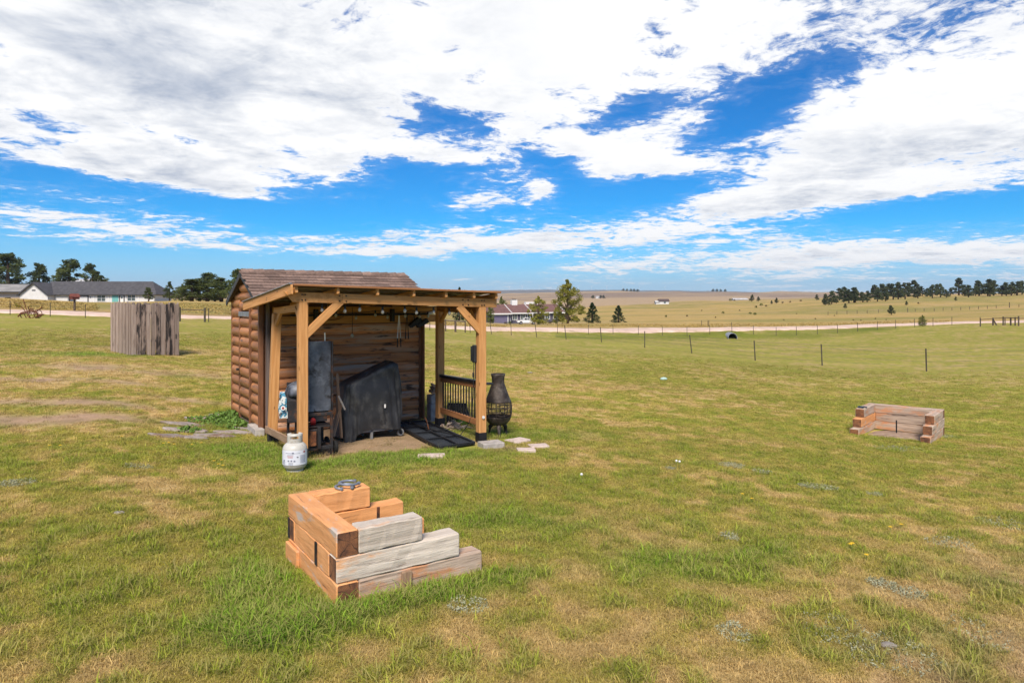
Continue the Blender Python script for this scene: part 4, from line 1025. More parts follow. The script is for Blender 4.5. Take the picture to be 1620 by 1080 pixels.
# kennel panel lying on the dirt
c4 = [Vector((-2.44, 14.0, 0)), Vector((-1.83, 14.38, 0)), Vector((-.67, 12.1, 0)), Vector((-1.22, 11.55, 0))]
c4 = [z3(p, g(p.x, p.y) + .05) for p in c4]
t = thing('kennel_panel', sum(c4, Vector()) / 4, 'black framed wire mesh panel lying flat on the dirt under the lean-to', 'wire panel')
for i in range(4): beam('frame_bar', c4[i], c4[(i + 1) % 4], .045, .05, M['black'], t)
def PP(a, b, dz=0.): return c4[0].lerp(c4[1], a).lerp(c4[3].lerp(c4[2], a), b) + Vector((0, 0, dz))
beam('rail', PP(.5, 0, .02), PP(.5, 1, .02), .035, .03, M['black'], t)
for b_ in (.25, .5, .75): beam('rail', PP(0, b_, .025), PP(1, b_, .025), .03, .03, M['black'], t)
beam('brace_rod', PP(.25, .15, .05), PP(.62, .52, .05), .02, .02, M['black'], t); beam('brace_rod', PP(.52, .48, .05), PP(.88, .82, .05), .02, .02, M['black'], t)
ms = MB()
for i in range(1, 17): ms.bar(PP(i / 17, 0, -.012), PP(i / 17, 1, -.012), .007)
for i in range(1, 60): ms.bar(PP(0, i / 60, -.012), PP(1, i / 60, -.012), .007)
tag(ms.build('mesh_wire', plain('slate wire', (.07, .08, .095), .5, .3), t), kind='stuff')
sh_ = MB(); sh_.add([PP(0.02, .01, -.034), PP(.98, .01, -.034), PP(.98, .99, -.034), PP(.02, .99, -.034), PP(0.02, .01, -.03), PP(.98, .01, -.03), PP(.98, .99, -.03), PP(.02, .99, -.03)], [(0, 3, 2, 1), (4, 5, 6, 7), (0, 1, 5, 4), (1, 2, 6, 5), (2, 3, 7, 6), (3, 0, 4, 7)])
sh_.build('mesh_backing', mat('dark mesh cloth', (.085, .095, .115), (.06, .068, .082), (14, 14, 14), .7, rnd=0), t)
MB().tube([PP(.50, .45, .04), PP(.52, .40, .16), PP(.56, .33, .22)], .012, 6).build('latch_rod', M['rust'], t)

# blocks, firewood, kindling, leaning grate right of the shed
def block(p, d, rz, lbl, name='concrete_block', m=None, zoff=0., cat='block', group=None, sub=None):
    me = chbox(d[0], d[1], d[2], .01, 2, .003, int(abs(p[0]) * 100), m or M['concrete'])
    o = bpy.data.objects.new(name, me)
    z = g(p[0], p[1]) + zoff + d[2] / 2
    place(o, Matrix.Translation((p[0], p[1], z)) @ Matrix.Rotation(rz, 4, 'Z')); tag(o, lbl, cat, group); return o
bp_ = Vector((-1.70, 14.72, 0))
block(bp_, (.2, .2, .40), TH0, 'upright grey concrete block, lower of the stack beside the shed corner', zoff=-.02)
block(bp_, (.21, .2, .19), TH0 + .05, 'grey concrete block, upper of the stack beside the shed corner', zoff=.382)
zt = g(bp_.x, bp_.y) + .585
for i, (dx, dz, r, L) in enumerate(((-.03, .045, .04, .36), (.05, .05, .045, .34), (-.01, .12, .038, .38), (.06, .13, .035, .3), (.0, .19, .03, .34))):
    p = bp_ + U * dx + Vector((0, 0, zt + dz)); d = (V * .9 + U * (.25 * (-1) ** i)).normalized() * L / 2
    o = MB().tube([p - d, p + d], [r, r * .9], 7).build('firewood_log', M['firewood']); tag(o, ['firewood log lying lowest on the concrete blocks, at the left', 'firewood log lying lowest on the concrete blocks, at the right', 'middle firewood log at the left of the pile on the blocks', 'middle firewood log at the right of the pile on the blocks', 'topmost firewood log of the pile on the concrete blocks'][i], 'firewood', 'firewood on the concrete blocks')
kp = onground(716, 13.75)
b = MB()
for i in range(90):
    a = RNG.uniform(0, 6.28); r = abs(RNG.gauss(0, .11)); p = kp + Vector((r * math.cos(a) * 1.3, r * math.sin(a), max(0, .17 - r * .75) * RNG.random() + .01))
    d = Vector((RNG.uniform(-1, 1), RNG.uniform(-1, 1), RNG.uniform(-.3, .5))).normalized() * RNG.uniform(.03, .09)
    b.bar(p - d, p + d, RNG.uniform(.012, .03), RNG.uniform(.008, .02))
tag(b.build('kindling_pile', M['chips']), 'heap of pale kindling chips on the ground below the railing', 'kindling', kind='stuff')
gp = onground(723, 14.6)
t = thing('leaning_grate', gp, 'dark slatted grate leaning in the grass behind the railing', 'grate')
tl = Vector((0, .12, .36)); gx = Vector((.82, .57, 0)) * .24
fr_ = [gp - gx, gp + gx * 1.25, gp + gx * .9 + tl, gp - gx + tl * 1.12]
for i in range(4): beam('frame_bar', fr_[i], fr_[(i + 1) % 4], .03, .03, M['black'], t)
for i in range(11): beam('slat', fr_[0].lerp(fr_[1], (i + .5) / 11), fr_[3].lerp(fr_[2], (i + .5) / 11), .036, .012, M['iron'], t, up=Vector((0, -1, .3)))
fb = SP(-.14, .25, 0)
o = beam('concrete_footing', z3(SP(-.12, -.22, 0), g(fb.x, fb.y) + .02), z3(SP(-.12, .42, 0), g(fb.x, fb.y) + .04), .16, .20, M['concrete'], None, seg=3, jit=.006)
tag(o, 'rough grey concrete footing under the left front corner of the shed', 'footing')

# pavers
block((-.37, 12.02), (.40, .30, .10), .42, 'thick grey paver block at the foot of the front right post', 'paver_block', M['concrete'], -.01, 'paver')
for (p, rz, d, lbl) in (((.10, 12.62), .75, (.40, .30, .05), 'pink paver slab lying nearest the chiminea'), ((.47, 12.18), .25, (.34, .27, .045), 'pink paver slab, rightmost on the lawn by the lean-to'), ((.24, 11.72), .15, (.31, .22, .06), 'pink paver slab lying in front of the other two by the chiminea'), ((-1.30, 11.0), .08, (.43, .2, .06), 'single pale paver half sunk in the lush grass before the lean-to')):
    block(p, d, rz, lbl, 'paver_slab', M['paver'], -.012, 'paver', 'loose pavers around the lean-to')

# chiminea
ch = onground(788, 13.1); ch.z -= .01
t = thing('chiminea', ch, 'cast iron chiminea with a wire mesh fire bowl on short legs', 'chiminea')
T = Matrix.Translation(ch)
MB().lathe([(.128, 1.20), (.137, 1.205), (.137, 1.18), (.125, 1.14), (.117, 1.05), (.122, 1.02), (.135, .985), (.165, .90), (.205, .79), (.240, .70), (.252, .682), (.252, .665), (.238, .665), (.15, .86), (.105, 1.02), (.105, 1.19), (.128, 1.20)], 28, T, cap=False).build('chimney', M['iron'], t, smooth=True)
MB().lathe([(.02, .22), (.10, .225), (.17, .25), (.225, .31), (.252, .375), (.258, .385), (.250, .395), (.22, .33), (.16, .27), (.02, .25)], 28, T).build('fire_bowl', M['iron'], t, smooth=True)
def chr_(z): return float(np.interp(z, [.385, .45, .53, .60, .67], [.252, .263, .266, .262, .250]))
for k in range(10):
    a = 2 * math.pi * k / 10 + .2
    MB().tube([ch + Vector((chr_(z) * math.cos(a), chr_(z) * math.sin(a), z)) for z in (.385, .45, .53, .60, .67)], .009, 5).build('rib', M['iron'], t)
wm = MB()
for z in np.linspace(.40, .655, 8): wm.tube([ch + Vector((chr_(z) * math.cos(i * .2618), chr_(z) * math.sin(i * .2618), z)) for i in range(24)], .003, 3, closed=True)
for k in range(56):
    a = 2 * math.pi * k / 56; wm.tube([ch + Vector((chr_(z) * .995 * math.cos(a), chr_(z) * .995 * math.sin(a), z)) for z in (.385, .53, .67)], .0025, 3)
tag(wm.build('wire_mesh', M['iron'], t), kind='stuff')
for z in (.49, .575): MB().tube([ch + Vector((chr_(z) * 1.01 * math.cos(i * .2618), chr_(z) * 1.01 * math.sin(i * .2618), z)) for i in range(24)], .007, 5, closed=True).build('hoop', M['iron'], t)
da = -math.pi / 2 + .35
def dp(an, z, o=.012): return ch + Vector(((chr_(z) + o) * math.cos(an), (chr_(z) + o) * math.sin(an), z))
dr = MB().tube([dp(da - .34, .43), dp(da - .34, .63), dp(da, .645), dp(da + .34, .63), dp(da + .34, .43), dp(da, .42)], .010, 5, closed=True).build('door', M['iron'], t)
cx_ = dp(da, .545, .02); tx = Vector((-math.sin(da), math.cos(da), 0))
MB().tube([cx_ + tx * (.05 * math.cos(i * .6283)) + Vector((0, 0, .05 * math.sin(i * .6283))) for i in range(10)], .008, 5, closed=True).build('ring', M['iron'], dr)
for k in range(3):
    a = -math.pi / 2 + .12 + k * 2 * math.pi / 3
    MB().tube([ch + Vector((.12 * math.cos(a), .12 * math.sin(a), .24)), ch + Vector((.17 * math.cos(a), .17 * math.sin(a), .18)), ch + Vector((.185 * math.cos(a), .185 * math.sin(a), .06)), ch + Vector((.20 * math.cos(a), .20 * math.sin(a), -.01))], [.045, .038, .028, .036], 8).build('leg', M['iron'], t, smooth=True)
MB().lathe([(.001, 0), (.05, 0), (.045, .018), (.001, .02)], 10, Matrix.Translation(ch + Vector((-.05, -.05, .225)))).build('ash_plug', M['iron'], t)
# ------------------------------------------------------------------ timber horseshoe pits
def crib(O, ax, bx, width, rows, w, h, lbl, mats, zbase=None, back_first=True, wseed=1):
    """O outer corner of the closed side, ax along the arms, bx along the closed side; rows of (arm length)"""
    t = thing('horseshoe_backstop', (O.x, O.y, g(O.x, O.y)), lbl, 'backstop', 'timber horseshoe backstops', math.atan2(ax.y, ax.x))
    zz = (g(O.x, O.y) if zbase is None else zbase)
    for k, L in enumerate(rows):
        z = zz + h * (k + .5) + .002 * k
        G = lambda a, b: Vector((O.x, O.y, 0)) + ax * a + bx * b + Vector((0, 0, z))
        full = (k % 2 == 0)
        jt = .0045
        j = lambda: RNG.uniform(-.005, .005)
        mb_, ma, mc = mats[k]
        o1 = beam('timber', G(w / 2, 0 if full else w + .004) + ax * j(), G(w / 2, width if full else width - w - .004) + ax * j(), w, h - .004, mb_, t, c=.008, seg=10, jit=jt, seed=wseed + k * 3, mend=M['endgrain'])
        a0 = w + .004 if full else 0
        o2 = beam('timber', G(a0, w / 2) + bx * j(), G(L, w / 2) + bx * j(), w, h - .004, ma, t, c=.010, seg=10, jit=jt, seed=wseed + k * 3 + 1, mend=M['endgrain'])
        o3 = beam('timber', G(a0, width - w / 2), G(L + j(), width - w / 2), w, h - .004, mc, t, c=.010, seg=10, jit=jt, seed=wseed + k * 3 + 2, mend=M['endgrain'])
    return t
# front pit: closed side is the left one
zc = g(CRIB0.x, CRIB0.y) - .045
crib(Vector((CRIB0.x, CRIB0.y, 0)), U, V, 1.325, (1.35, 1.115, .755), .18, .205, 'stepped orange and whitewashed timber horseshoe backstop in the foreground grass', [(M['orange'], M['pinktimber'], M['orange_clean']), (M['orange'], M['greytimber'], M['orange_clean']), (M['orange'], M['greytimber'], M['orange_clean'])], zc, wseed=11)
def CP(a, b, z): return Vector((CRIB0.x, CRIB0.y, 0)) + U * a + V * b + Vector((0, 0, z))
o = MB().tube([CP(.60, .60, -.1), CP(.605, .60, .53)], .014, 8).build('iron_stake', M['rust']); tag(o, 'rusty iron stake standing inside the foreground timber backstop', 'stake', 'horseshoe stakes')
b1 = [o for o in WM if o.name == 'horseshoe_backstop'][0]
beam('dark_strap', CP(-.004, .50, zc + .21), CP(-.004, .50, zc + .405), .055, .012, M['soot'], b1, up=U)
beam('spacer', CP(-.003, 1.30, zc + .215), CP(-.003, 1.30, zc + .405), .045, .012, M['soot'], b1, up=U)
beam('spacer', CP(.60, -.012, zc - .02), CP(.60, -.012, zc + .19), .09, .03, M['scrapwood'], b1, up=V)
beam('spacer', CP(-.014, .98, zc + .0), CP(-.014, 1.32, zc + .0), .03, .36, M['orange'], b1)
def horseshoe(c, rz, m, lbl, tilt=0.):
    t = thing('horseshoe', c, lbl, 'horseshoe', 'horseshoes left on the timbers', rz)
    pts = []
    for i in range(13):
        a = math.radians(-55 + 290 * i / 12); pts.append(Vector((.088 * math.cos(a), .095 * math.sin(a), 0)))
    T = Matrix.Translation(c) @ Matrix.Rotation(rz, 4, 'Z') @ Matrix.Rotation(tilt, 4, 'X')
    MB().tube([T @ p for p in pts], .0125, 8).build('shoe', m, t, smooth=True)
    for p in (pts[0], pts[-1], pts[6]):
        q = T @ (p * 1.02); MB().lathe([(.012, -.014), (.018, -.008), (.018, .012), (.008, .016)], 8, Matrix.Translation(q)).build('caulk', m, t)
ztop = zc + .205 * 3 + .004
horseshoe(CP(.52, 1.235, ztop + .014), .5, plain('grey painted steel', (.27, .29, .33), .45, .3), 'pale grey horseshoe lying flat on the rear timber, lower of the pair')
horseshoe(CP(.57, 1.245, ztop + .040), 2.2, plain('blue grey painted steel', (.23, .26, .31), .45, .3), 'blue grey horseshoe resting on top of the other grey one', .06)
# right pit: closed side at the back
ax = Vector((-.655, -.755, 0)).normalized(); bx = Vector((.755, -.655, 0)).normalized()
RO = RC0 + (-ax) * 1.75
zr = .5 * (g(RO.x, RO.y) + g(RC0.x + bx.x * 1.65, RC0.y + bx.y * 1.65)) - .02
crib(RO, ax, bx, 1.65, (1.75, 1.50, 1.25), .2, .205, 'weathered brown timber horseshoe backstop with a sandy floor far right on the lawn', [(M['pinktimber'], M['pinktimber'], M['pinktimber']), (M['pinktimber'], M['orange'], M['pinktimber']), (M['pinktimber'], M['pinktimber'], M['pinktimber'])], zr, wseed=41)
def RP2(a, b, z): return Vector((RO.x, RO.y, 0)) + ax * a + bx * b + Vector((0, 0, z))
b = MB(); vs = []; n = 28
for j in range(5):
    for i in range(n):
        an = 2 * math.pi * i / n; r = j / 4
        c_, s_ = math.cos(an), math.sin(an); x = math.copysign(abs(c_) ** .5, c_) * .66 * r; y = math.copysign(abs(s_) ** .5, s_) * .61 * r
        p = RP2(.2 + .66 + x * (1.0 if x < 0 else 1.1), .825 + y, 0); vs.append((p.x, p.y, g(p.x, p.y) + (.05 - .05 * r * r if j < 4 else -.02) + .01))
b.add(vs, [(j * n + i, j * n + (i + 1) % n, (j + 1) * n + (i + 1) % n, (j + 1) * n + i) for j in range(4) for i in range(n)])
tag(b.build('sand_pit', M['sand'], smooth=True), kind='structure')
sp_ = RP2(.85, .80, 0); sg = g(sp_.x, sp_.y)
o = MB().tube([z3(sp_, sg - .05), z3(sp_, sg + .36)], .016, 8).build('iron_stake', M['black']); tag(o, 'dark iron stake standing in the sand of the far right backstop', 'stake', 'horseshoe stakes')
hp = RP2(1.05, .10, zr + .205 * 3 + .02)
horseshoe(hp, .3, plain('dark blue painted steel', (.03, .06, .09), .45, .3), 'dark blue horseshoe on the left arm of the far right backstop')

# ------------------------------------------------------------------ weathered plank enclosure
N0 = Vector((-13.95, 25.0, 0)); e1 = Vector((.607, .795, 0)); e2 = Vector((-.795, .607, 0)); L1, L2 = 1.76, 1.65
t = thing('plank_enclosure', z3(N0, g(N0.x, N0.y)), 'weathered grey brown plank enclosure standing on the lawn left of the shed', 'enclosure')
zb = .53
def plankrow(o, d, L, n, m, outn, ztop, thick=.022):
    x = 0; w0 = L / n
    for i in range(n):
        w = w0 * RNG.uniform(.80, .93)
        p = o + d * (w0 * (i + .5)) + outn * (.02 * (i % 2) + RNG.uniform(0, .006))
        zg_ = min(g(p.x, p.y), .6) - .02 + RNG.uniform(0, .05); top = ztop + RNG.uniform(-.06, .03)
        me = bpy.data.meshes.new('plank')
        hw = w / 2; c = .03 if RNG.random() < .7 else .012
        poly = [(-hw, 0), (hw, 0), (hw, top - zg_ - c), (hw - c, top - zg_), (-hw + c, top - zg_), (-hw, top - zg_ - c)]
        mb_ = MB().prism(poly, -thick / 2, thick / 2, Matrix(((d.x, outn.x, 0, p.x), (d.y, outn.y, 0, p.y), (0, 0, 1, zg_), (0, 0, 0, 1))))
        # grain runs up the plank: turn the mesh so its local X is vertical
        mesh_plank(mb_, m(i) if callable(m) else m, t)
def mesh_plank(mb_, m, par):
    a = np.array(mb_.v); c = (a.min(0) + a.max(0)) / 2; T = Matrix.Translation(Vector(c.tolist())) @ Matrix.Rotation(-math.pi / 2, 4, 'Y')
    Ti = T.inverted(); me = bpy.data.meshes.new('plank'); me.from_pydata([tuple(Ti @ Vector(v)) for v in mb_.v], [], mb_.f); me.materials.append(m)
    bm = bmesh.new(); bm.from_mesh(me); bmesh.ops.recalc_face_normals(bm, faces=bm.faces); bm.to_mesh(me); bm.free()
    return place(bpy.data.objects.new('plank', me), T, par)
dk = lambda i: M['plank_dark'] if i in (1, 2, 5, 7, 8) else M['plank']
plankrow(N0, e1, L1, 10, dk, -e2, 2.375)
plankrow(N0 + e2 * .02, e2, L2 - .02, 12, M['plank'], -e1, 2.395)
plankrow(N0 + e2 * L2, e1, L1, 12, M['plank'], e2, 2.38)
plankrow(N0 + e1 * L1 + e2 * .03, e2, L2 - .06, 11, M['plank'], e1, 2.375)
for q in (N0 + e1 * .07 + e2 * .07, N0 + e1 * (L1 - .07) + e2 * .07, N0 + e2 * (L2 - .07) + e1 * .07): beam('corner_post', z3(q, .45), z3(q, 2.3), .09, .09, M['plank'], t, up=e1)
for z in (.95, 2.0):
    beam('stringer', z3(N0 + e1 * .1 + e2 * .045, z), z3(N0 + e1 * (L1 - .1) + e2 * .045, z), .04, .09, M['plank'], t)
beam('latch', z3(N0 + e1 * (L1 - .13) - e2 * .04, 1.0), z3(N0 + e1 * (L1 - .13) - e2 * .04, 1.18), .03, .02, M['black'], t, up=e2)

# ------------------------------------------------------------------ flagstones left of the shed
fl_pts = [(268, 691, .75, .28), (300, 693, .8, .22), (335, 690, .8, .26), (366, 685, .75, .26), (392, 679, .6, .22), (283, 681, .7, .35), (306, 683, .6, .30), (288, 672, .8, .28), (320, 664, .75, .25), (350, 658, .55, .2), (345, 671, .3, .2)]
for i, (px, py, w, d) in enumerate(fl_pts):
    p = hit(px, py, 8, 20); r = random.Random(i); n = 9; vs = []
    for (s, zz) in ((1.0, -.03), (1.0, .018), (.93, .03)):
        for k in range(n):
            a = 2 * math.pi * k / n; q = .8 + .3 * random.Random(i * 31 + k).random()
            x = w / 2 * q * s * math.cos(a); y = d / 2 * q * s * math.sin(a); c_, s_ = math.cos(.12), math.sin(.12)
            X, Y = p.x + x * c_ - y * s_, p.y + x * s_ + y * c_
            vs.append((X, Y, g(X, Y) + zz + .008 * (k % 3)))
    fs = [tuple(2 * n + k for k in range(n))] + [(j * n + k, j * n + (k + 1) % n, (j + 1) * n + (k + 1) % n, (j + 1) * n + k) for j in range(2) for k in range(n)]
    lb = ['far left end flagstone of the front row beside the shed', 'second flagstone in the front row left of the shed', 'middle flagstone of the front row left of the shed', 'fourth flagstone of the front row, towards the shed', 'flagstone of the front row touching the shed sill', 'reddish flagstone lying left behind the front row', 'grey flagstone lying between the two rows', 'left flagstone of the rear row', 'middle flagstone of the rear row behind the weeds', 'last flagstone of the rear row near the shed', 'small flagstone among the green weeds'][i]
    o = MB().add(vs, fs).build('flagstone', M['flag']); tag(o, lb, 'flagstone', 'flagstones left of the shed')

# ------------------------------------------------------------------ leafy things
def cards(centers, n, spread, size, rng, squash=.8):
    """leaf-sized faces scattered round the given clump centres"""
    cs = np.repeat(np.array(centers), n, 0); m = len(cs)
    sp = np.repeat(np.array(spread), n) if hasattr(spread, '__len__') else spread
    off = rng.normal(0, 1, (m, 3)); off /= np.maximum(np.linalg.norm(off, axis=1), 1e-6)[:, None]; off *= (rng.rand(m) ** .45)[:, None]
    off = off * (sp[:, None] if hasattr(sp, '__len__') else sp); off[:, 2] *= squash
    p = cs + off
    a = rng.normal(0, 1, (m, 3)); a /= np.linalg.norm(a, axis=1)[:, None]
    b = np.cross(a, rng.normal(0, 1, (m, 3))); b /= np.linalg.norm(b, axis=1)[:, None]
    s = size * rng.uniform(.6, 1.35, m)[:, None]
    q = np.stack([p - a * s, p + b * s * .55, p + a * s, p - b * s * .55], 1)
    return q.reshape(-1, 3)
def quadmesh(name, co, m):
    n = len(co) // 4; me = bpy.data.meshes.new(name)
    me.vertices.add(len(co)); me.vertices.foreach_set('co', co.ravel()); me.loops.add(len(co)); me.loops.foreach_set('vertex_index', np.arange(len(co), dtype=np.int32))
    me.polygons.add(n); me.polygons.foreach_set('loop_start', np.arange(0, 4 * n, 4, dtype=np.int32)); me.polygons.foreach_set('loop_total', np.full(n, 4, np.int32)); me.update(); me.materials.append(m)
    return me
def trunk_mesh(h, r, limbs=(), m=None, top=.9):
    b = MB(); b.tube([(0, 0, -.3), (r * .3, 0, h * .3), (0, r * .3, h * .6), (0, 0, h * top)], [r * 1.25, r, r * .65, r * .15], 7)
    for (z, x, y, zz) in limbs: b.tube([(0, 0, z), (x * .5, y * .5, (z + zz) / 2 + .02), (x, y, zz)], [r * .4, r * .25, r * .08], 5)
    me, c = b.mesh('trunk', True, origin=False); me.materials.append(m or M['bark']); return me
def pine_variant(seed, m, ncard=46, size=.26, kind='pine'):
    """unit tree about 10 m high; returns (trunk mesh, crown mesh)"""
    r = np.random.RandomState(seed); cen = []; spr = []; limbs = []
    H = 10.
    if kind == 'pine':
        n = 46; lean = r.uniform(-.4, .4, 2)
        for i in range(n):
            z = 1.6 + (H - 1.9) * ((i + r.rand()) / n); f = z / H
            env = 3.3 * (1 - max(0, f - .3) ** 1.4 * 1.45) * (.72 + .28 * min(1, f / .3)) * r.uniform(.62, 1.08)
            a = r.uniform(0, 6.28) + i * 2.4; k = r.uniform(.45, 1.) * max(env, .25)
            cen.append((k * math.cos(a) + lean[0] * f, k * math.sin(a) + lean[1] * f, z)); spr.append(r.uniform(.75, 1.2) * (1.08 - .35 * f))
            if i % 3 == 0: limbs.append((z * .9, cen[-1][0], cen[-1][1], z))
    elif kind == 'spruce':
        n = 64
        for i in range(n):
            f = (i + r.rand()) / n; z = .3 + (H - .5) * f
            env = 3.3 * (1 - f) ** .85 + .15; a = i * 2.4 + r.uniform(-.4, .4); k = r.uniform(.35, .95) * env
            cen.append((k * math.cos(a), k * math.sin(a), z - .12 * k)); spr.append(.35 + .62 * (1 - f))
    elif kind == 'decid':
        n = 100
        for i in range(n):
            f = r.rand() ** 1.15; z = .7 + (H - 1.2) * f
            env = 3.6 * max(0, 1 - ((f - .36) / .66) ** 2) ** .62 + .2
            a = r.uniform(0, 6.28); k = math.sqrt(r.rand()) * env
            cen.append((k * math.cos(a), k * math.sin(a), z)); spr.append(r.uniform(.5, 1.05))
            if i % 4 == 0: limbs.append((max(1.0, z * .55), cen[-1][0], cen[-1][1], z))
        for i in range(10): cen.append((r.uniform(-.25, .25), r.uniform(-.25, .25), H - .5 + i * .12)); spr.append(.28)
    else:
        n = 22
        for i in range(n):
            a = r.uniform(0, 6.28); k = math.sqrt(r.rand()) * 4.2; cen.append((k * math.cos(a), k * math.sin(a), 1.5 + r.rand() * 7.0 * (1 - (k / 5) ** 2))); spr.append(r.uniform(1., 1.8))
    co = cards(cen, ncard, spr, size, r, .72)
    return trunk_mesh(H, .30 if kind != 'bush' else .2, limbs, top=.93 if kind != 'bush' else .3), quadmesh('crown', co, m)
VAR = {}
for i in range(5): VAR['pine%d' % i] = pine_variant(100 + i, M['pine'], 90, .20)
for i in range(6): VAR['far%d' % i] = pine_variant(200 + i, M['pinefar'], 40, .34)
for i in range(3): VAR['spruce%d' % i] = pine_variant(300 + i, M['spruce'], 60, .19, 'spruce')
VAR['decid0'] = pine_variant(407, M['decid'], 95, .17, 'decid'); VAR['decid1'] = pine_variant(401, M['decid'], 80, .17, 'decid'); VAR['decid2'] = pine_variant(402, M['deciddark'], 60, .18, 'decid')
for i in range(3): VAR['bush%d' % i] = pine_variant(500 + i, M['drybush'], 30, .5, 'bush')
VAR['bushgreen'] = pine_variant(510, M['deciddark'], 40, .45, 'bush'); VAR['bushyellow'] = pine_variant(511, M['yellowbush'], 50, .4, 'bush')
def tree(name, var, px, Z, h, lbl, cat='tree', group=None, wide=1., z=None):
    p = onground(px, Z) if z is None else Vector((*PX(px, Z), z))
    t = thing(name, p, lbl, cat, group)
    s = h / 10.; T = Matrix.Translation(p) @ Matrix.Rotation(RNG.uniform(0, 6.28), 4, 'Z') @ Matrix.Diagonal((s * wide, s * wide, s, 1))
    tm, cm = VAR[var]
    place(bpy.data.objects.new('trunk', tm), T, t); place(bpy.data.objects.new('crown', cm), T, t)
    return t
def ytree(px, y, hpx, Z=None):
    """distance and height of a tree whose foot is seen at row y and which is hpx pixels tall"""
    p = hit(px, y) if Z is None else onground(px, Z); return p.y, hpx * p.y / F
# trees by the left house
tree('pine_tree', 'pine0', 12, 250, 17.5, 'largest dark pine at the left edge behind the pale roof', wide=1.5)
tree('pine_tree', 'pine1', 61, 256, 14.2, 'open crowned pine behind the left house, second from the left edge', wide=1.25)
tree('pine_tree', 'pine2', 109, 256, 16.0, 'broad dark pine rising over the middle of the grey house roof', wide=1.35)
tree('pine_tree', 'pine3', 146, 256, 14.2, 'rounded pine over the grey house roof, right of the broad one', wide=1.4)
tree('pine_tree', 'pine4', 235, 186, 3.9, 'small pine in front of the right end of the white house', wide=1.25)
tree('pine_tree', 'pine1', 268, 196, 5.6, 'lone small pine against the sky between white house and tree clump', wide=.95)
tree('pine_tree', 'pine0', 303, 158, 5.2, 'low bushy tree at the left of the clump behind the shed', wide=2.5)
tree('pine_tree', 'pine2', 328, 160, 6.8, 'tallest tree of the clump left behind the shed', wide=1.9)
tree('leafy_tree', 'decid2', 316, 164, 4.9, 'bushy green tree filling the middle of the clump behind the shed', wide=1.7)
tree('leafy_tree', 'decid2', 288, 170, 4.0, 'low green bush tree at the left end of the clump', wide=1.5)
tree('leafy_tree', 'decid2', 340, 166, 5.0, 'green tree between the tallest and the spreading one of the clump', wide=1.6)
tree('pine_tree', 'pine3', 350, 152, 5.4, 'spreading tree at the right of the clump behind the shed', wide=2.3)
tree('pine_tree', 'pine4', 378, 142, 7.2, 'pine showing just above the left slope of the shed roof', wide=1.5)
# trees by the purple house
tree('leafy_tree', 'decid1', 852, 186, 7.2, 'yellow green leafy tree right of the white pickup', wide=1.12)
tree('leafy_tree', 'decid0', 898, 172, 10.4, 'large yellow green tree with a spire top beside the purple house', wide=1.0)
tree('leafy_tree', 'decid2', 776, 190, 4.8, 'young tree at the garage corner of the purple house', wide=.75)
tree('spruce_tree', 'spruce0', 937, 178, 5.4, 'dark spruce just right of the large yellow green tree', wide=1.5)
tree('spruce_tree', 'spruce1', 978.5, 176, 4.5, 'small lone spruce farther right by the road', wide=1.5)
tree('spruce_tree', 'spruce2', 727, 200, 9.8, 'tall dark spruce rising behind the lean-to roof', wide=.75)
tree('leafy_tree', 'decid2', 793, 245, 8.6, 'round tree peeking over the garage roof of the purple house', wide=.9)
# pines on the right ridge: foot column, foot row, height in pixels
ridge = [(1306, 473, 18), (1316, 474, 20), (1328, 471, 19), (1335, 472, 24), (1351, 473, 25), (1343, 482, 22), (1353, 478, 20), (1365, 475, 17), (1372, 473, 19), (1384, 471, 24), (1388, 474, 20), (1396, 470, 26), (1404, 471, 22), (1401, 473, 14), (1413, 471, 25), (1421, 470, 26), (1432, 471, 24), (1438, 470, 22), (1447, 469, 24), (1452, 471, 18), (1459, 466, 16), (1467, 472, 14), (1475, 468, 22), (1488, 466, 21), (1482, 465, 18), (1497, 470, 12), (1504, 468, 12), (1517, 466, 26), (1527, 469, 18), (1532, 466, 20), (1543, 472, 15), (1549, 465, 24), (1563, 470, 26), (1572, 467, 22), (1566, 465, 20), (1592, 465, 20), (1600, 465, 22), (1609, 465, 21), (1617, 465, 20), (1585, 465, 17)]
ONES = ['first', 'second', 'third', 'fourth', 'fifth', 'sixth', 'seventh', 'eighth', 'ninth', 'tenth', 'eleventh', 'twelfth', 'thirteenth', 'fourteenth', 'fifteenth', 'sixteenth', 'seventeenth', 'eighteenth', 'nineteenth']
ORD = ONES + [t + s for t, nx in (('twentieth', 'twenty'), ('thirtieth', 'thirty'), ('fortieth', 'forty')) for t, s in [(t, '')] + [(nx + '-', o) for o in ONES[:9]]]
ridge.sort()
for i, (px, y, h) in enumerate(ridge):
    Z = 415 + 60 * RNG.random() if y < 473 else 360; 
    tree('pine_tree', 'far%d' % (i % 6), px, Z, h * Z / F * RNG.uniform(.95, 1.12), '%s %s pine from the left in the tree line along the right ridge' % (ORD[i], 'tall' if h > 21 else 'middling' if h > 17 else 'short'), group='pines along the right ridge', wide=RNG.uniform(1.05, 1.5))
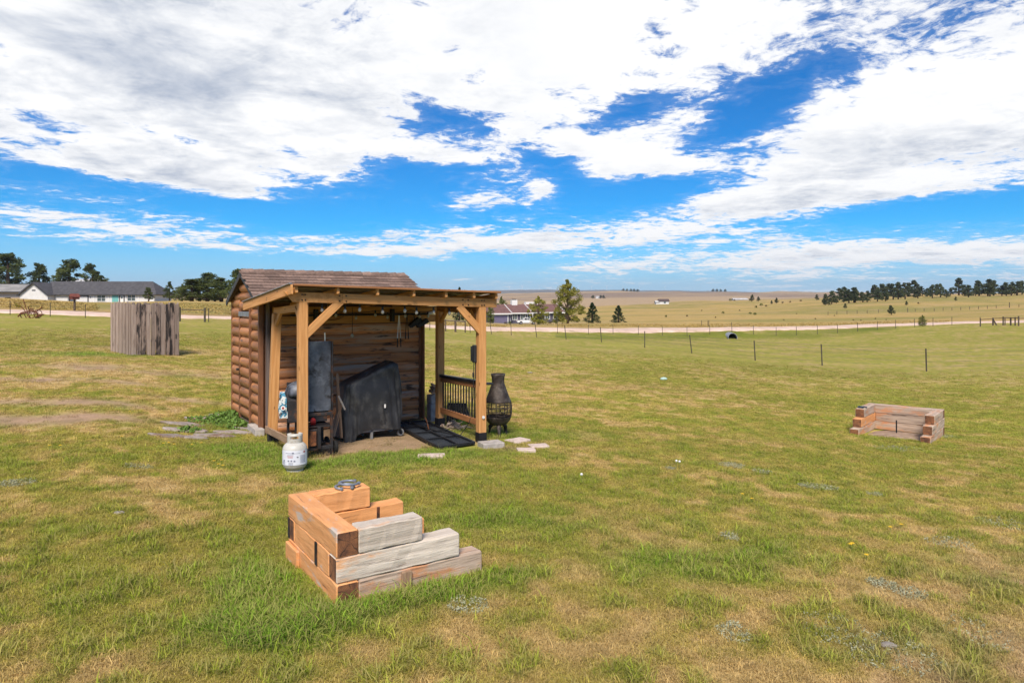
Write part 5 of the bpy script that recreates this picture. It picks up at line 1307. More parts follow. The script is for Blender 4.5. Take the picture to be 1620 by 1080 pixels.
lone = [(1410, 498, 15, 'lone dark pine standing in the middle of the right pasture', 'far1'), (1292.5, 475, 9.5, 'small pine alone left of the ridge trees', 'far2'), (1305.5, 483, 10, 'left of a pair of small pines below the ridge', 'far3'), (1311, 483, 9, 'right of a pair of small pines below the ridge', 'far4'), (1323, 480, 10, 'squat bushy pine below the left end of the ridge trees', 'far0'), (1337, 488, 8, 'little tree lowest below the ridge trees', 'far5'), (1434.5, 483, 7, 'thin brownish tree on the slope below the ridge', 'far3'), (1512, 476, 7, 'tiny pine below the gap in the ridge trees', 'far2'), (1189.5, 477, 11, 'taller dark pine beside the pale farm roofs', 'far1'), (1200, 477, 8, 'rounder pine right of the pale farm roofs', 'far4'), (1228.5, 480, 9, 'dark pine in the middle of the far pasture', 'far5'), (1221, 481, 6, 'smaller pine left of the one in the middle of the far pasture', 'far3')]
for (px, y, h, lb, v) in lone:
    p = hit(px, y); tree('pine_tree', v, px, p.y, h * p.y / F, lb, group='lone trees on the right pasture', wide=1.25)
bush = [(1087, 501, 4, 'bush0'), (1144, 496, 5, 'bushgreen'), (1187, 497, 5, 'bushgreen'), (1194.5, 498.5, 6, 'bushgreen'), (1132, 503, 3, 'bush1'), (1196, 487, 5, 'bushgreen'), (1204, 484, 6, 'bushgreen'), (1212, 485, 4, 'bush2'), (1238, 480, 4, 'bush0'), (1250, 479, 4, 'bush1'), (1267, 477, 4, 'bush0'), (1155, 476, 5, 'bushgreen'), (1162, 476, 4, 'bush2'), (1453, 481, 4, 'bush1'), (1170, 492, 3, 'bush0'), (1240, 507, 3, 'bush1'), (1290, 505, 3, 'bush2'), (1350, 507, 3, 'bush0'), (1385, 505, 3, 'bush1'), (1320, 500, 2.5, 'bush2'), (1260, 497, 2.5, 'bush0'), (1362, 507.5, 2.6, 'bush2'), (1402, 506.5, 2.6, 'bush1'), (1110, 492, 2.6, 'bush0')]
bush.sort()
for i, (px, y, h, v) in enumerate(bush):
    p = hit(px, y)
    t = tree('pasture_bush', v, px, p.y, h * p.y / F, '%s scrub bush from the left on the right pasture, a %s one' % (ORD[i], {'bushgreen': 'dark green'}.get(v, 'dry brown')), 'bush', 'scrub bushes on the pasture', 1.0)
tree('leafy_tree', 'decid2', 1459, 111.5, 1.7, 'spindly young tree beside the fence along the road', wide=1.1)
p = hit(1053.5, 502); tree('round_shrub', 'bushgreen', 1053.5, p.y, 5.5 * p.y / F, 'dark round shrub on the slope right of the small spruce', 'bush', None, .8)
tree('yellow_bush', 'bushyellow', 27, 85, .75, 'bright yellow rabbitbrush on the bank beyond the left road', 'bush', None, 1.3)
for i, (px, h) in enumerate(((660 + 140, .9), (806, 1.2), (870, 1.1), (880, .9))):
    tree('garden_shrub', 'bushgreen' if i % 2 else 'bush0', px, 186 + i * 2, h, ['low shrub before the porch of the purple house', 'dark shrub beside the garage of the purple house', 'green shrub under the big yellow green tree', 'brownish shrub at the foot of the big yellow green tree'][i], 'bush', 'shrubs at the purple house', 1.1)
# ------------------------------------------------------------------ fences
def fence(name, lbl, posts, h, w, m, wires, lean=.0, rails=(), group=None, wr=.006):
    """posts: (column, distance[, height factor, width factor])"""
    P = [onground(q[0], q[1]) for q in posts]
    t = thing(name, P[0], lbl, 'fence', group); tops = []
    for p, q in zip(P, posts):
        hh = h * (q[2] if len(q) > 2 else 1); ww = w * (q[3] if len(q) > 3 else 1)
        d = Vector((RNG.uniform(-lean, lean) - lean * .8, RNG.uniform(-lean, lean) * .4, 1)).normalized() * hh
        tops.append(d / hh)
        beam('post', p - Vector((0, 0, .2)), p + d, ww, ww, m, t, c=ww * .2)
    for wz in wires:
        MB().tube([p + d * wz for p, d in zip(P, tops)], wr, 4).build('wire', M['wire'], t)
    for (i, j, z, r) in rails:
        MB().tube([P[i] + tops[i] * z, P[j] + tops[j] * z], r, 6).build('rail', m, t)
    return t
fence('wire_fence', 'wire fence on thin dark posts along the left road behind the old plow', [(-120, 60), (-55, 62), (16, 65), (79.5, 65), (135, 64.5), (190, 64), (245, 64)], 1.32, .06, M['post_metal'], (.35, .65, .95, 1.2))
fence('gate_brace', 'dark post pair with a top rail beside the plank enclosure', [(284.5, 64, 1, 1.3), (324, 64, 1, 1.3)], 1.35, .12, M['post_metal'], (.4, .8), rails=[(0, 1, 1.12, .045)])
fence('wire_fence', 'wire fence between the gate posts and the shed, mostly hidden behind the shed', [(330, 64.3), (375, 65), (430, 66), (500, 68), (560, 70), (620, 71.5), (680, 72.5)], 1.3, .07, M['post_metal'], (.35, .65, .95, 1.2))
fence('rail_brace', 'wooden brace of three posts with a pipe rail seen through the lean-to', [(690, 73), (705, 73), (720.5, 73, 1.0, 1.6), (736, 73.4)], 1.25, .13, M['post_wood'], (.5, .9), rails=[(0, 3, 1.15, .06)])
fence('wire_fence', 'wire fence with leaning steel posts crossing the lower lawn to the right', [(744, 73.6), (778, 75), (809, 75.6), (849.5, 72), (896, 67.5), (952, 63.5), (1020, 58.5), (1095, 52.5), (1195, 48.4), (1301, 45), (1466, 42), (1700, 40), (1990, 40)], 1.42, .07, M['post_metal'], (.3, .6, .9, 1.15, 1.35), lean=.09)
fence('wire_fence', 'farther line of thin posts following the near side of the road', [(882, 93), (931, 95), (970, 97), (1010, 98.5), (1048, 99.5), (1087, 100), (1123, 100.5), (1158, 101), (1192, 101.5), (1228, 102), (1260, 102.5), (1293, 103), (1325, 103.5), (1357, 104), (1388, 105.5), (1417, 107), (1447, 108), (1476, 108.5), (1506, 109), (1551, 96)], 1.35, .065, M['post_metal'], (.4, .8, 1.15), lean=.02)
fence('wire_fence', 'faint fence of small posts across the far right pasture', [(1310, 215), (1324, 218), (1340, 221), (1356, 224), (1372, 226), (1390, 228), (1405, 230), (1436, 232, 1.3, 1.4), (1448, 233), (1462, 234), (1478, 234), (1492, 235), (1506, 235), (1520, 236), (1534, 236), (1548, 236), (1562, 236), (1576, 236), (1597, 236, 1.7, 1.6), (1612, 236), (1640, 236)], 1.1, .13, M['post_wood'], (.6, .95), wr=.012)
fence('corral', 'dark wooden corral posts and rails at the right edge beyond the lawn', [(1551, 97, 1.0, 1), (1571, 97, .95, 1.3), (1587, 95, 1.05, 1), (1590, 94, .9, .8), (1599, 93, .95, 1.2), (1606, 92, 1, 1), (1611.5, 91, 1.15, 1.1), (1640, 90)], 1.15, .14, M['post_wood'], (), rails=[(0, 1, .95, .05), (1, 2, .98, .05), (2, 6, 1.05, .06), (6, 7, 1.0, .05)])
p = onground(1571, 97); q = onground(1577, 97)
tag(beam('leaning_post', q + Vector((0, 0, -.05)), p + Vector((0, 0, .85)), .14, .14, M['post_wood']), 'short post leaning as a brace against the corral', 'post')
fence('wire_fence', 'short post and wire line at the edge of the ditch before the road', [(1110, 128), (1120, 128), (1121.5, 128)], 1.1, .09, M['post_metal'], (.8,))

# old plow on the left lawn
pp = onground(47, 58.)
t = thing('old_plow', pp, 'rusty antique horse drawn cultivator standing on the left lawn', 'plow')
Q = lambda x, z, y=0.: pp + Vector((x, y, z))
MB().tube([Q(-1.0, .12), Q(-.75, .42), Q(-.3, .55), (Q(.2, .62)), Q(.55, .55), Q(.72, .2)], .06, 6).build('arch_frame', M['rust'], t)
MB().tube([Q(-1.0, .30, .3), Q(-.4, .45, .3), Q(.3, .50, .3), Q(.85, .92, .3)], .05, 6).build('beam', M['rust'], t)
MB().tube([Q(-.55, 1.62), Q(-.35, .95), Q(-.1, .3), Q(.0, .05)], .035, 6).build('lever', M['rust'], t)
MB().tube([Q(-.72, 1.0), Q(-.40, .6)], .035, 6).build('lever', M['rust'], t); MB().tube([Q(-.3, 1.0, .2), Q(-.1, .4, .2)], .035, 6).build('lever', M['rust'], t)
for x in (-.85, -.45, -.1, .35, .6):
    MB().tube([Q(x, .45, .15), Q(x - .1, .28, .15), Q(x + .02, .08, .15), Q(x + .1, -.02, .15)], .04, 6).build('tine', M['rust'], t)
for y in (-.35, .45):
    w = MB(); w.tube([Q(.38 + .36 * math.cos(i * .5236), .36 + .36 * math.sin(i * .5236), y) for i in range(12)], .03, 5, closed=True)
    for i in range(6): w.tube([Q(.38, .36, y), Q(.38 + .34 * math.cos(i * 1.0472), .36 + .34 * math.sin(i * 1.0472), y)], .012, 4)
    w.build('wheel', M['rust'], t)
MB().prism([(.5, 0), (1.15, .28), (1.2, .36), (.7, .30)], -.1, .1, Matrix.Translation(pp)).build('share', M['rust'], t)
MB().tube([Q(.0, .62), Q(.05, .82), Q(.3, .80)], .06, 6).build('seat_bracket', M['rust'], t)

# brown box on a post by the left road
bp2 = onground(118, 82.5)
t = thing('post_box', bp2, 'large rust brown house shaped box on a wooden post beside the left road', 'post box')
beam('post', bp2 - Vector((0, 0, .2)), bp2 + Vector((0, 0, 1.5)), .17, .17, M['post_wood'], t)
zb2 = 1.38
T = Matrix.Translation(bp2 + Vector((0, 0, zb2))) @ Matrix.Rotation(-.5, 4, 'Z')
MB().prism([(-.3, 0), (.3, 0), (.3, .35), (-.3, .35)], -.42, .42, T).build('box', M['signred'], t)
MB().add([(-.38, -.5, .28), (.38, -.5, .28), (.38, .5, .28), (-.38, .5, .28), (0, -.5, .68), (0, .5, .68)], [(0, 1, 4), (2, 3, 5), (0, 4, 5, 3), (1, 2, 5, 4), (0, 3, 2, 1)], T).build('roof', M['signred'], t)

# steel culvert under the road
cp = onground(1158, 97.6); cdir = Vector((-.15, -.985, .0)).normalized()
t = thing('culvert', cp, 'galvanised culvert pipe opening into the green ditch below the road', 'culvert')
b = MB(); R0 = .63; vs = []; fs = []; n = 28; K = 26
Tc = frame(cp + Vector((0, 0, .18)) - cdir * 2.5, cp + Vector((0, 0, .16)) + cdir * .5); half = 1.55
for k in range(K + 1):
    x = -half + 2 * half * k / K
    for i in range(n):
        an = 2 * math.pi * i / n; rr = R0 + (.022 if k % 2 else 0); xe = x + (.22 * (1 - math.sin(an)) * (k == K) * .6)
        vs.append((xe, rr * math.cos(an), rr * math.sin(an)))
for k in range(K):
    for i in range(n): fs.append((k * n + i, k * n + (i + 1) % n, (k + 1) * n + (i + 1) % n, (k + 1) * n + i))
k0 = len(vs); vs += [(x, y * .95, z * .95) for x, y, z in vs]; fs += [tuple(q + k0 for q in f[::-1]) for f in list(fs)]
fs += [(K * n + i, K * n + (i + 1) % n, k0 + K * n + (i + 1) % n, k0 + K * n + i) for i in range(n)]
b.add(vs, fs, Tc); b.build('pipe', M['galv'], t)
MB().lathe([(.001, 0), (R0 * .93, 0), (R0 * .93, .02), (.001, .02)], 20, Tc @ Matrix.Translation((-half + .05, 0, 0)) @ Matrix.Rotation(math.pi / 2, 4, 'Y')).build('pipe_shade_disc', M['tyre'], t)  # tyre-black disc closes the pipe: the shade of its depth painted in

# ------------------------------------------------------------------ houses
def slab(p4, th):
    n = (Vector(p4[1]) - Vector(p4[0])).cross(Vector(p4[2]) - Vector(p4[0])).normalized()
    if n.z < 0: n = -n
    a = [Vector(p) for p in p4]; q = [p - n * th for p in a]
    return a + q, [(0, 1, 2, 3), (7, 6, 5, 4), (0, 4, 5, 1), (1, 5, 6, 2), (2, 6, 7, 3), (3, 7, 4, 0)]
def window(T, x, z, w, h, y, par, mframe, panes=2, rows=2, name='window'):
    """on the face at local y (looking to -y)"""
    fr = MB()
    for (cx, cz, dx, dz) in ((x, z - h / 2, w + .2, .14), (x, z + h / 2, w + .2, .14), (x - w / 2, z, .14, h - .14), (x + w / 2, z, .14, h - .14)): fr.box((cx, y - .06, cz), (dx, .12, dz), T)
    for i in range(1, panes): fr.box((x - w / 2 + w * i / panes, y - .05, z), (.09, .08, h - .14), T)
    f = fr.build(name, mframe, par)
    for i in range(panes):
        for j in range(rows):
            MB().box((x - w / 2 + w * (i + .5) / panes, y - .02, z - h / 2 + h * (j + .5) / rows), (w / panes - .12, .03, h / rows - .10), T).build('pane', M['glass'], f)
    return f
# left house
hb = onground(150, 220); hz0 = zy(220, 478.8)
t = thing('white_house', (hb.x, 220, hz0), 'long white ranch house with dark grey roof and a gable wing on the left', 'house')
def HX(px): return (px - 810) / F * 220.
x0, x1 = HX(62), HX(246); I4 = Matrix.Identity(4)
Hw = zy(220, 465.2) - hz0
def W(x, y, z): return (x, 220 + y, hz0 + z)
MB().box(((x0 + x1) / 2, 220 + 5.5, hz0 + Hw / 2 - .75), (x1 - x0 - .8, 11, Hw + 1.5)).build('wall', M['housewhite'], t)
rz = zy(226, 445.6) - hz0 + .1
for (ya, yb) in ((-.7, 6), (11.7, 6)):
    v, f = slab([W(x0 - .2, ya, Hw - .15), W(x1 + .6, ya, Hw - .15), W(x1 - 4.0, yb, rz), W(x0 - .2, yb, rz)], .25); MB().add(v, f).build('roof', M['roofgrey'], t)
v, f = slab([W(x1 + .6, -.7, Hw - .15), W(x1 + .6, 12.2, Hw - .15), W(x1 - 4.0, 6.05, rz - .02), W(x1 - 4.1, 5.95, rz - .02)], .2); MB().add(v, f).build('roof', M['roofgrey'], t)
MB().box(((x0 + x1) / 2, 220 - .72, hz0 + Hw - .22), (x1 - x0 + .6, .1, .3)).build('fascia', M['darktrim'], t)
# gable wing
gx0, gx1 = HX(42), HX(85.5); gm = (gx0 + gx1) / 2; gy = -3.
gap = zy(217, 446) - hz0
wing = MB(); wing.prism([(gx0, -1.5), (gx1, -1.5), (gx1, Hw), (gm, gap - .35), (gx0, Hw)], 220 + gy, 232, Matrix.Translation((0, 0, hz0))); wing.build('wing_wall', M['housewhite'], t)
for s_, gx in ((-1, gx0), (1, gx1)):
    ex = gx + s_ * .6
    v, f = slab([(gm, 220 + gy - .6, hz0 + gap), (ex, 220 + gy - .6, hz0 + Hw - .35), (ex, 231, hz0 + Hw - .35), (gm, 231, hz0 + gap)], .28); MB().add(v, f).build('roof', M['roofgrey'], t)
    beam('rake_board', Vector((gm, 220 + gy - .66, hz0 + gap - .2)), Vector((ex, 220 + gy - .66, hz0 + Hw - .5)), .1, .38, M['darktrim'], t)
MB().box((gm, 220 + gy - .04, hz0 + Hw + 1.2), (1.1, .08, .35)).build('vent', M['darktrim'], t)
zw = 1.55
window(I4, HX(160.5), hz0 + zw - .1, 2.7, 2.0, 220, t, M['whitepaint'], 2, 2)
window(I4, HX(208), hz0 + zw, 2.6, 1.9, 220, t, M['whitepaint'], 2, 2)
MB().box((HX(182.5), 219.96, hz0 + 1.35), (2.0, .1, 2.4)).build('teal_panel', M['teal'], t)
d = MB().box((HX(193), 219.97, hz0 + 1.1), (1.05, .08, 2.15)).build('door', M['whitepaint'], t)
MB().box((HX(193), 219.90, hz0 + 1.65), (.5, .06, .6)).build('pane', M['glass'], d)
for (cx, w_) in ((HX(193) - .72, .25), (HX(193) + .72, .25)): MB().box((cx, 219.93, hz0 + 1.1), (w_, .14, 2.3)).build('door_trim', M['darktrim'], t)
MB().box((HX(193), 219.93, hz0 + 2.33), (1.7, .14, .2)).build('door_trim', M['darktrim'], t)
gd = MB().box((HX(125), 219.97, hz0 + 1.0), (5.6, .1, 2.2)).build('garage_door', M['housewhite'], t)
for (cx, cz, w_, h_) in ((HX(125), 2.2, 6.2, .28), (HX(125) - 2.95, 1.05, .28, 2.2), (HX(125) + 2.95, 1.05, .28, 2.2)): MB().box((cx, 219.92, hz0 + cz), (w_, .16, h_)).build('garage_trim', M['darktrim'], t)
for px in (148, 171.5, 176, 198.5, 219): MB().box((HX(px), 219.95, hz0 + Hw / 2), (.28, .1, Hw - .2)).build('corner_trim', M['whitepaint'], t)
MB().box((HX(143), 219.93, hz0 + 1.75), (.22, .14, .35)).build('wall_lamp', M['darktrim'], t)
beam('hood', Vector((HX(107), 218.5, hz0 + 2.45)), Vector((HX(120), 218.5, hz0 + 2.45)), 3.2, .12, M['roofgrey'], t)
# outbuilding at the left edge and pale roofs behind the ridge
ob = onground(25, 236); oz = zy(236, 470)
t = thing('outbuilding', (ob.x, 236, oz), 'low outbuilding with a weathered light grey roof at the left edge', 'outbuilding')
ox0, ox1 = (-40 - 810) / F * 236, (49 - 810) / F * 236; oh = zy(236, 461) - oz; orz = zy(242, 449.5) - oz
MB().box(((ox0 + ox1) / 2, 242, oz + oh / 2), (ox1 - ox0 - .8, 11, oh)).build('wall', mat('dull grey siding', (.40, .39, .39), (.34, .33, .33), rnd=0), t)
for (ya, yb) in ((235.2, 242), (248.6, 242)):
    v, f = slab([(ox0, ya, oz + oh), (ox1 + .5, ya, oz + oh), (ox1 + 1.3, yb, oz + orz), (ox0, yb, oz + orz)], .25); MB().add(v, f).build('roof', mat('weathered grey roof', (.27, .26, .25), (.19, .185, .18), (.4, .4, .4), .8, rnd=0), t)
MB().box(((ox0 + ox1) / 2, 235.1, oz + oh - .22), (ox1 - ox0, .12, .35)).build('fascia', M['darktrim'], t)
for i, (pa, pb, y0_, y1_, lb) in enumerate(((87, 112, 441.5, 449, 'pinkish white low shed roof behind the left end of the grey house ridge'), (112, 158, 440.5, 449, 'long pale metal roof behind the middle of the grey house ridge'))):
    zc_ = onground((pa + pb) / 2, 300); top = zy(300, y0_)
    xa, xb = (pa - 810) / F * 300, (pb - 810) / F * 300
    t = thing('pale_barn', (zc_.x, 300, zc_.z), lb, 'barn', 'pale barns behind the left house')
    MB().box(((xa + xb) / 2, 304, (zc_.z + top - 1.6) / 2), (xb - xa - .6, 8, top - 1.6 - zc_.z)).build('wall', M['housewhite'], t)
    for (ya, yb) in ((299.5, 304), (308.5, 304)):
        v, f = slab([(xa, ya, top - 1.7), (xb, ya, top - 1.7), (xb - .3, yb, top), (xa + .3, yb, top)], .12); MB().add(v, f).build('roof', M['rooflight'], t)
    for k in range(4):
        x = xa + (xb - xa) * (k + .5) / 4; MB().box((x, 302, top - .25), (.9, .7, .5)).build('roof_vent', M['galv'], t)

# purple house
HC = Vector(((829 - 810) / F * 214, 214, 0)); hz1 = zy(214, 513.5)
t = thing('purple_house', (HC.x, HC.y, hz1), 'purple grey ranch house with red brown roofs and white fascia beyond the road', 'house')
RT = Matrix.Translation((HC.x, HC.y, hz1)) @ Matrix.Rotation(math.radians(24), 4, 'Z')
EH = 3.75; RD = 11.0; RH = 2.6
def sect(xa, xb, yf, eh, name):
    MB().box(((xa + xb) / 2, yf + RD / 2, eh / 2 - .3), (xb - xa, RD, eh + .6), RT).build('wall', M['purple'], t)
    for (a, b_) in ((yf - .7, yf + RD / 2), (yf + RD + .7, yf + RD / 2)):
        v, f = slab([RT @ Vector(p) for p in ((xa - .25, a, eh - .12), (xb + .25, a, eh - .12), (xb + .25, b_, eh + RH), (xa - .25, b_, eh + RH))], .22); MB().add(v, f).build('roof', M['roofred'], t)
    MB().box(((xa + xb) / 2, yf - .74, eh - .18), (xb - xa + .5, .1, .36), RT).build('fascia', M['whitepaint'], t)
    beam('rake_board', RT @ Vector((xb + .3, yf - .75, eh - .12)), RT @ Vector((xb + .3, yf + RD / 2, eh + RH + .02)), .12, .42, M['whitepaint'], t)
    MB().prism([(yf, eh), (yf + RD, eh), (yf + RD / 2, eh + RH - .25)], -.1, .1, RT @ Matrix(((0, 1, 0, xb - .15), (1, 0, 0, 0), (0, 0, 1, 0), (0, 0, 0, 1)))).build('gable', M['purple'], t)
sect(-12.2, -4.9, -.6, EH - .1, 'a'); sect(-4.8, 3.0, 1.3, EH, 'b'); sect(3.1, 15.5, 2.6, EH + .1, 'c')
gd = MB().box((-8.4, -.66, 1.5), (4.9, .1, 3.0), RT).build('garage_door', M['garagepurple'], t)
for k in range(4): MB().box((-8.4, -.73, .35 + .6 * k), (4.7, .05, .03), RT).build('panel_groove', M['purple'], gd)
for (x, z, w_, h_) in ((-8.4, 3.12, 5.5, .24), (-5.82, 1.5, .24, 3.0), (-10.98, 1.5, .24, 3.0)): MB().box((x, -.70, z), (w_, .16, h_), RT).build('garage_trim', M['whitepaint'], t)
for x in (-2.6, .2, 2.2): window(RT, x, 2.5, 1.6 if x < 2 else 1.0, 1.9, 1.3, t, M['whitepaint'], 2 if x < 2 else 1, 1)
for x in (5.0, 9.5, 12.5): window(RT, x, 2.4, 1.7, 1.6, 2.6, t, M['whitepaint'], 2, 1)
MB().box((-4.35, 1.24, 1.85), (.3, .2, 3.7), RT).build('corner_trim', M['whitepaint'], t)
for x in (-4.6, 3.05):
    beam('porch_post', RT @ Vector((x, .0, 0)), RT @ Vector((x, .0, EH - .2)), .2, .2, M['whitepaint'], t)
ch_ = MB().box((-.4, 6.8, EH + 2.9), (1.9, 1.2, 2.2), RT).build('chimney', M['whitepaint'], t)
MB().box((-.4, 6.8, EH + 4.1), (1.2, .7, .4), RT).build('chimney_cap', M['black'], ch_)
MB().box((6.5, 8.6, EH + 2.8), (4.4, 1.4, 1.2), RT).build('dormer', M['whitepaint'], t)
# white pickup
tp2 = onground(833, 197); TT_ = Matrix.Translation(tp2) @ Matrix.Rotation(math.radians(10), 4, 'Z') @ Matrix.Scale(1.03, 4)
t = thing('pickup_truck', tp2, 'white pickup truck parked in front of the purple house', 'pickup', rz=math.radians(10))
body = [(-2.75, .55), (-2.78, 1.0), (-2.70, 1.12), (-.95, 1.14), (-.9, 1.16), (1.05, 1.16), (1.25, 1.12), (2.55, 1.02), (2.74, .85), (2.76, .5), (2.28, .45), (2.22, .72), (2.02, .88), (1.72, .88), (1.5, .72), (1.45, .42), (-1.3, .42), (-1.36, .72), (-1.56, .88), (-1.9, .88), (-2.1, .72), (-2.16, .48)]
MB().prism(body, -.95, .95, TT_).build('body', M['carwhite'], t)
MB().add([(-.95, -.9, 1.14), (1.15, -.9, 1.14), (.45, -.74, 1.74), (-.78, -.76, 1.76), (-.95, .9, 1.14), (1.15, .9, 1.14), (.45, .74, 1.74), (-.78, .76, 1.76)], [(0, 1, 2, 3), (4, 7, 6, 5), (3, 2, 6, 7), (0, 3, 7, 4), (1, 5, 6, 2), (0, 4, 5, 1)], TT_).build('cab', M['carwhite'], t)
for s in (-1, 1):
    for (xa, xb, ta, tb) in ((-.82, -.02, -.70, -.02), (.06, .92, .06, .38)):
        MB().add([(xa, s * .90, 1.2), (xb, s * .90, 1.2), (tb, s * .78, 1.66), (ta, s * .78, 1.66), (xa, s * .86, 1.2), (xb, s * .86, 1.2), (tb, s * .74, 1.66), (ta, s * .74, 1.66)], [(0, 1, 2, 3), (4, 7, 6, 5), (0, 4, 5, 1), (1, 5, 6, 2), (2, 6, 7, 3), (3, 7, 4, 0)], TT_).build('side_window', M['carglass'], t)
    MB().box((.88, s * 1.0, 1.22), (.12, .14, .2), TT_).build('mirror', M['black'], t)
    MB().box((2.70, s * .72, .84), (.1, .34, .16), TT_).build('headlight', M['glass'], t)
    MB().box((-2.76, s * .85, .95), (.06, .16, .28), TT_).build('tail_light', M['red'], t)
    for x in (-1.73, 1.87):
        T = TT_ @ Matrix.Translation((x, s * .84, .39)) @ Matrix.Rotation(math.pi / 2, 4, 'X')
        w = MB().lathe([(.22, -.12), (.37, -.12), (.40, -.08), (.40, .08), (.37, .12), (.22, .12)], 20, T).build('wheel', M['tyre'], t)
        MB().lathe([(.001, -.125), (.23, -.125), (.23, .125), (.001, .125)], 14, T).build('rim', M['galv'], w)
MB().add([(1.12, -.84, 1.17), (1.12, .84, 1.17), (.50, .68, 1.71), (.50, -.68, 1.71), (1.16, -.84, 1.20), (1.16, .84, 1.20), (.54, .68, 1.74), (.54, -.68, 1.74)], [(0, 1, 2, 3), (4, 7, 6, 5), (0, 4, 5, 1), (1, 5, 6, 2), (2, 6, 7, 3), (3, 7, 4, 0)], TT_).build('windscreen', M['carglass'], t)
MB().box((-1.8, 0, 1.16), (1.6, 1.78, .06), TT_).build('bed_cover', M['black'], t)
MB().box((-2.82, 0, .62), (.14, 1.9, .22), TT_).build('bumper', M['galv'], t)
for i, px in enumerate((776.5, 779.5)):
    b_ = onground(px, 199)
    t = thing('trash_bin', b_, ['dark wheeled trash bin at the left of the purple garage', 'second dark trash bin, next to the purple garage door'][i], 'trash bin', 'trash bins by the garage')
    MB().prism([(-.27, 0), (.27, 0), (.34, 1.0), (-.34, 1.0)], -.3, .3, Matrix.Translation(b_)).build('body', M['bin'], t)
    MB().prism([(-.36, 1.0), (.36, 1.0), (.33, 1.09), (-.30, 1.09)], -.36, .33, Matrix.Translation(b_)).build('lid', M['bin'], t)

# far buildings
def farm(px, Z, parts, lbl, name='farmhouse'):
    b_ = onground(px, Z); t = thing(name, b_, lbl, 'house' if 'house' in name else 'barn')
    for (dx, w, d, h, r, mw, mr) in parts:
        MB().box((b_.x + dx, b_.y, b_.z + h / 2 - 1), (w, d, h + 2)).build('wall', mw, t)
        for s in (-1, 1):
            v, f = slab([(b_.x + dx - w / 2 - .4, b_.y + s * (d / 2 + .5), b_.z + h - .1), (b_.x + dx + w / 2 + .4, b_.y + s * (d / 2 + .5), b_.z + h - .1), (b_.x + dx + w / 2 + .4, b_.y, b_.z + h + r), (b_.x + dx - w / 2 - .4, b_.y, b_.z + h + r)], .3)
            MB().add(v, f).build('roof', mr, t)
    return t, b_
t, b_ = farm(1047, 520, [(1.2, 7.2, 6, 2.4, 1.6, M['housewhite'], mat('brown far roof', (.10, .07, .065), rnd=0)), (-3.4, 3.2, 5, 1.7, 1.0, M['housewhite'], M['rooflight'])], 'small white farmhouse with a brown roof alone on the pasture hill')
MB().box((b_.x + 1.6, b_.y - 3.05, b_.z + 1.2), (1.5, .1, 1.0)).build('window', M['glass'], t)
for (px, Z, w, lb) in ((946, 1450, 9, 'tiny white barn far off on the plain behind the spruces'), (1170, 640, 13, 'pale farm roofs among small trees on the far pasture'), (1178, 650, 5, 'small white shed right of the pale farm roofs')):
    farm(px, Z, [(0, w, 6, 2.6 if Z < 1000 else 3.5, 1.2 if Z < 1000 else 2, M['housewhite'], M['rooflight'])], lb, 'far_barn')
for i, px in enumerate((938, 950, 955)):
    tree('pine_tree', 'far%d' % i, px, 1440, 7.5, ['dark tree dot left of', 'dark tree dot close right of', 'dark tree dot farthest right of'][i] + ' the tiny far white barn', group='trees around the far barn', wide=1.8)
for i, px in enumerate((986, 992, 998, 1003, 1009)):
    tree('pine_tree', 'far%d' % i, px, 2440, 10, '%s dark far tree from the left in the row on the skyline hill' % ORD[i], group='trees on the skyline hill', wide=2.2)
for i, px in enumerate((1128, 1134, 1140, 1147)):
    tree('pine_tree', 'far%d' % i, px, 2600, 11, '%s dark speck tree from the left on the skyline right of the farmhouse' % ORD[i], group='trees on the skyline right', wide=2.2)
# wind turbines on the far ridge
tb = None
for i, px in enumerate((806, 826, 853, 872, 884, 915, 936, 960, 985, 1012, 1052)):
    b_ = onground(px, 6350)
    if tb is None:
        tb = thing('wind_turbine', b_, 'leftmost tiny white wind turbine on the blue far ridge', 'wind turbine', 'wind turbines on the far ridge')
        MB().tube([b_ + Vector((0, 0, -3)), b_ + Vector((0, 0, 38))], [1.7, 1.0], 8).build('tower', M['turbine'], tb)
        MB().box(b_ + Vector((0, -1, 38.6)), (2.4, 6, 2.4)).build('nacelle', M['turbine'], tb)
        for k in range(3):
            a = .4 + k * 2.094; MB().tube([b_ + Vector((0, -4, 38.6)), b_ + Vector((19 * math.cos(a), -4, 38.6 + 19 * math.sin(a)))], [1.1, .35], 5).build('blade', M['turbine'], tb)
    else: copy_tree(tb, Matrix.Translation(b_), '%s tiny white wind turbine from the left on the blue far ridge' % ORD[i])

# ------------------------------------------------------------------ small things on the lawn
p = hit(1050, 601, 8, 60)
o = MB().lathe([(.02, 0), (.10, .01), (.12, .05), (.08, .10), (.02, .12)], 9, Matrix.Translation(p) @ Matrix.Diagonal((1.3, .8, 1, 1))).build('stone', plain('pale teal stone', (.38, .52, .47), .8)); tag(o, 'pale teal stone lying alone on the middle of the lawn', 'stone')
for (px, py, s, lb) in ((838, 590, .10, 'pale flat stone in the grass right of the chiminea'), (188, 327 + 485, .05, 'small grey stone in the lower left grass'), (1405, 1022, .05, 'bit of grey stone on the bare ground at lower right')):
    p = hit(px, py, 3, 60); o = MB().lathe([(.3 * s, -.02), (s, 0), (s * 1.1, s * .25), (s * .7, s * .5), (s * .1, s * .55)], 8, Matrix.Translation(p) @ Matrix.Diagonal((1.2, .8, 1, 1))).build('stone', M['rock']); tag(o, lb, 'stone')
fl = []
_fc = {}
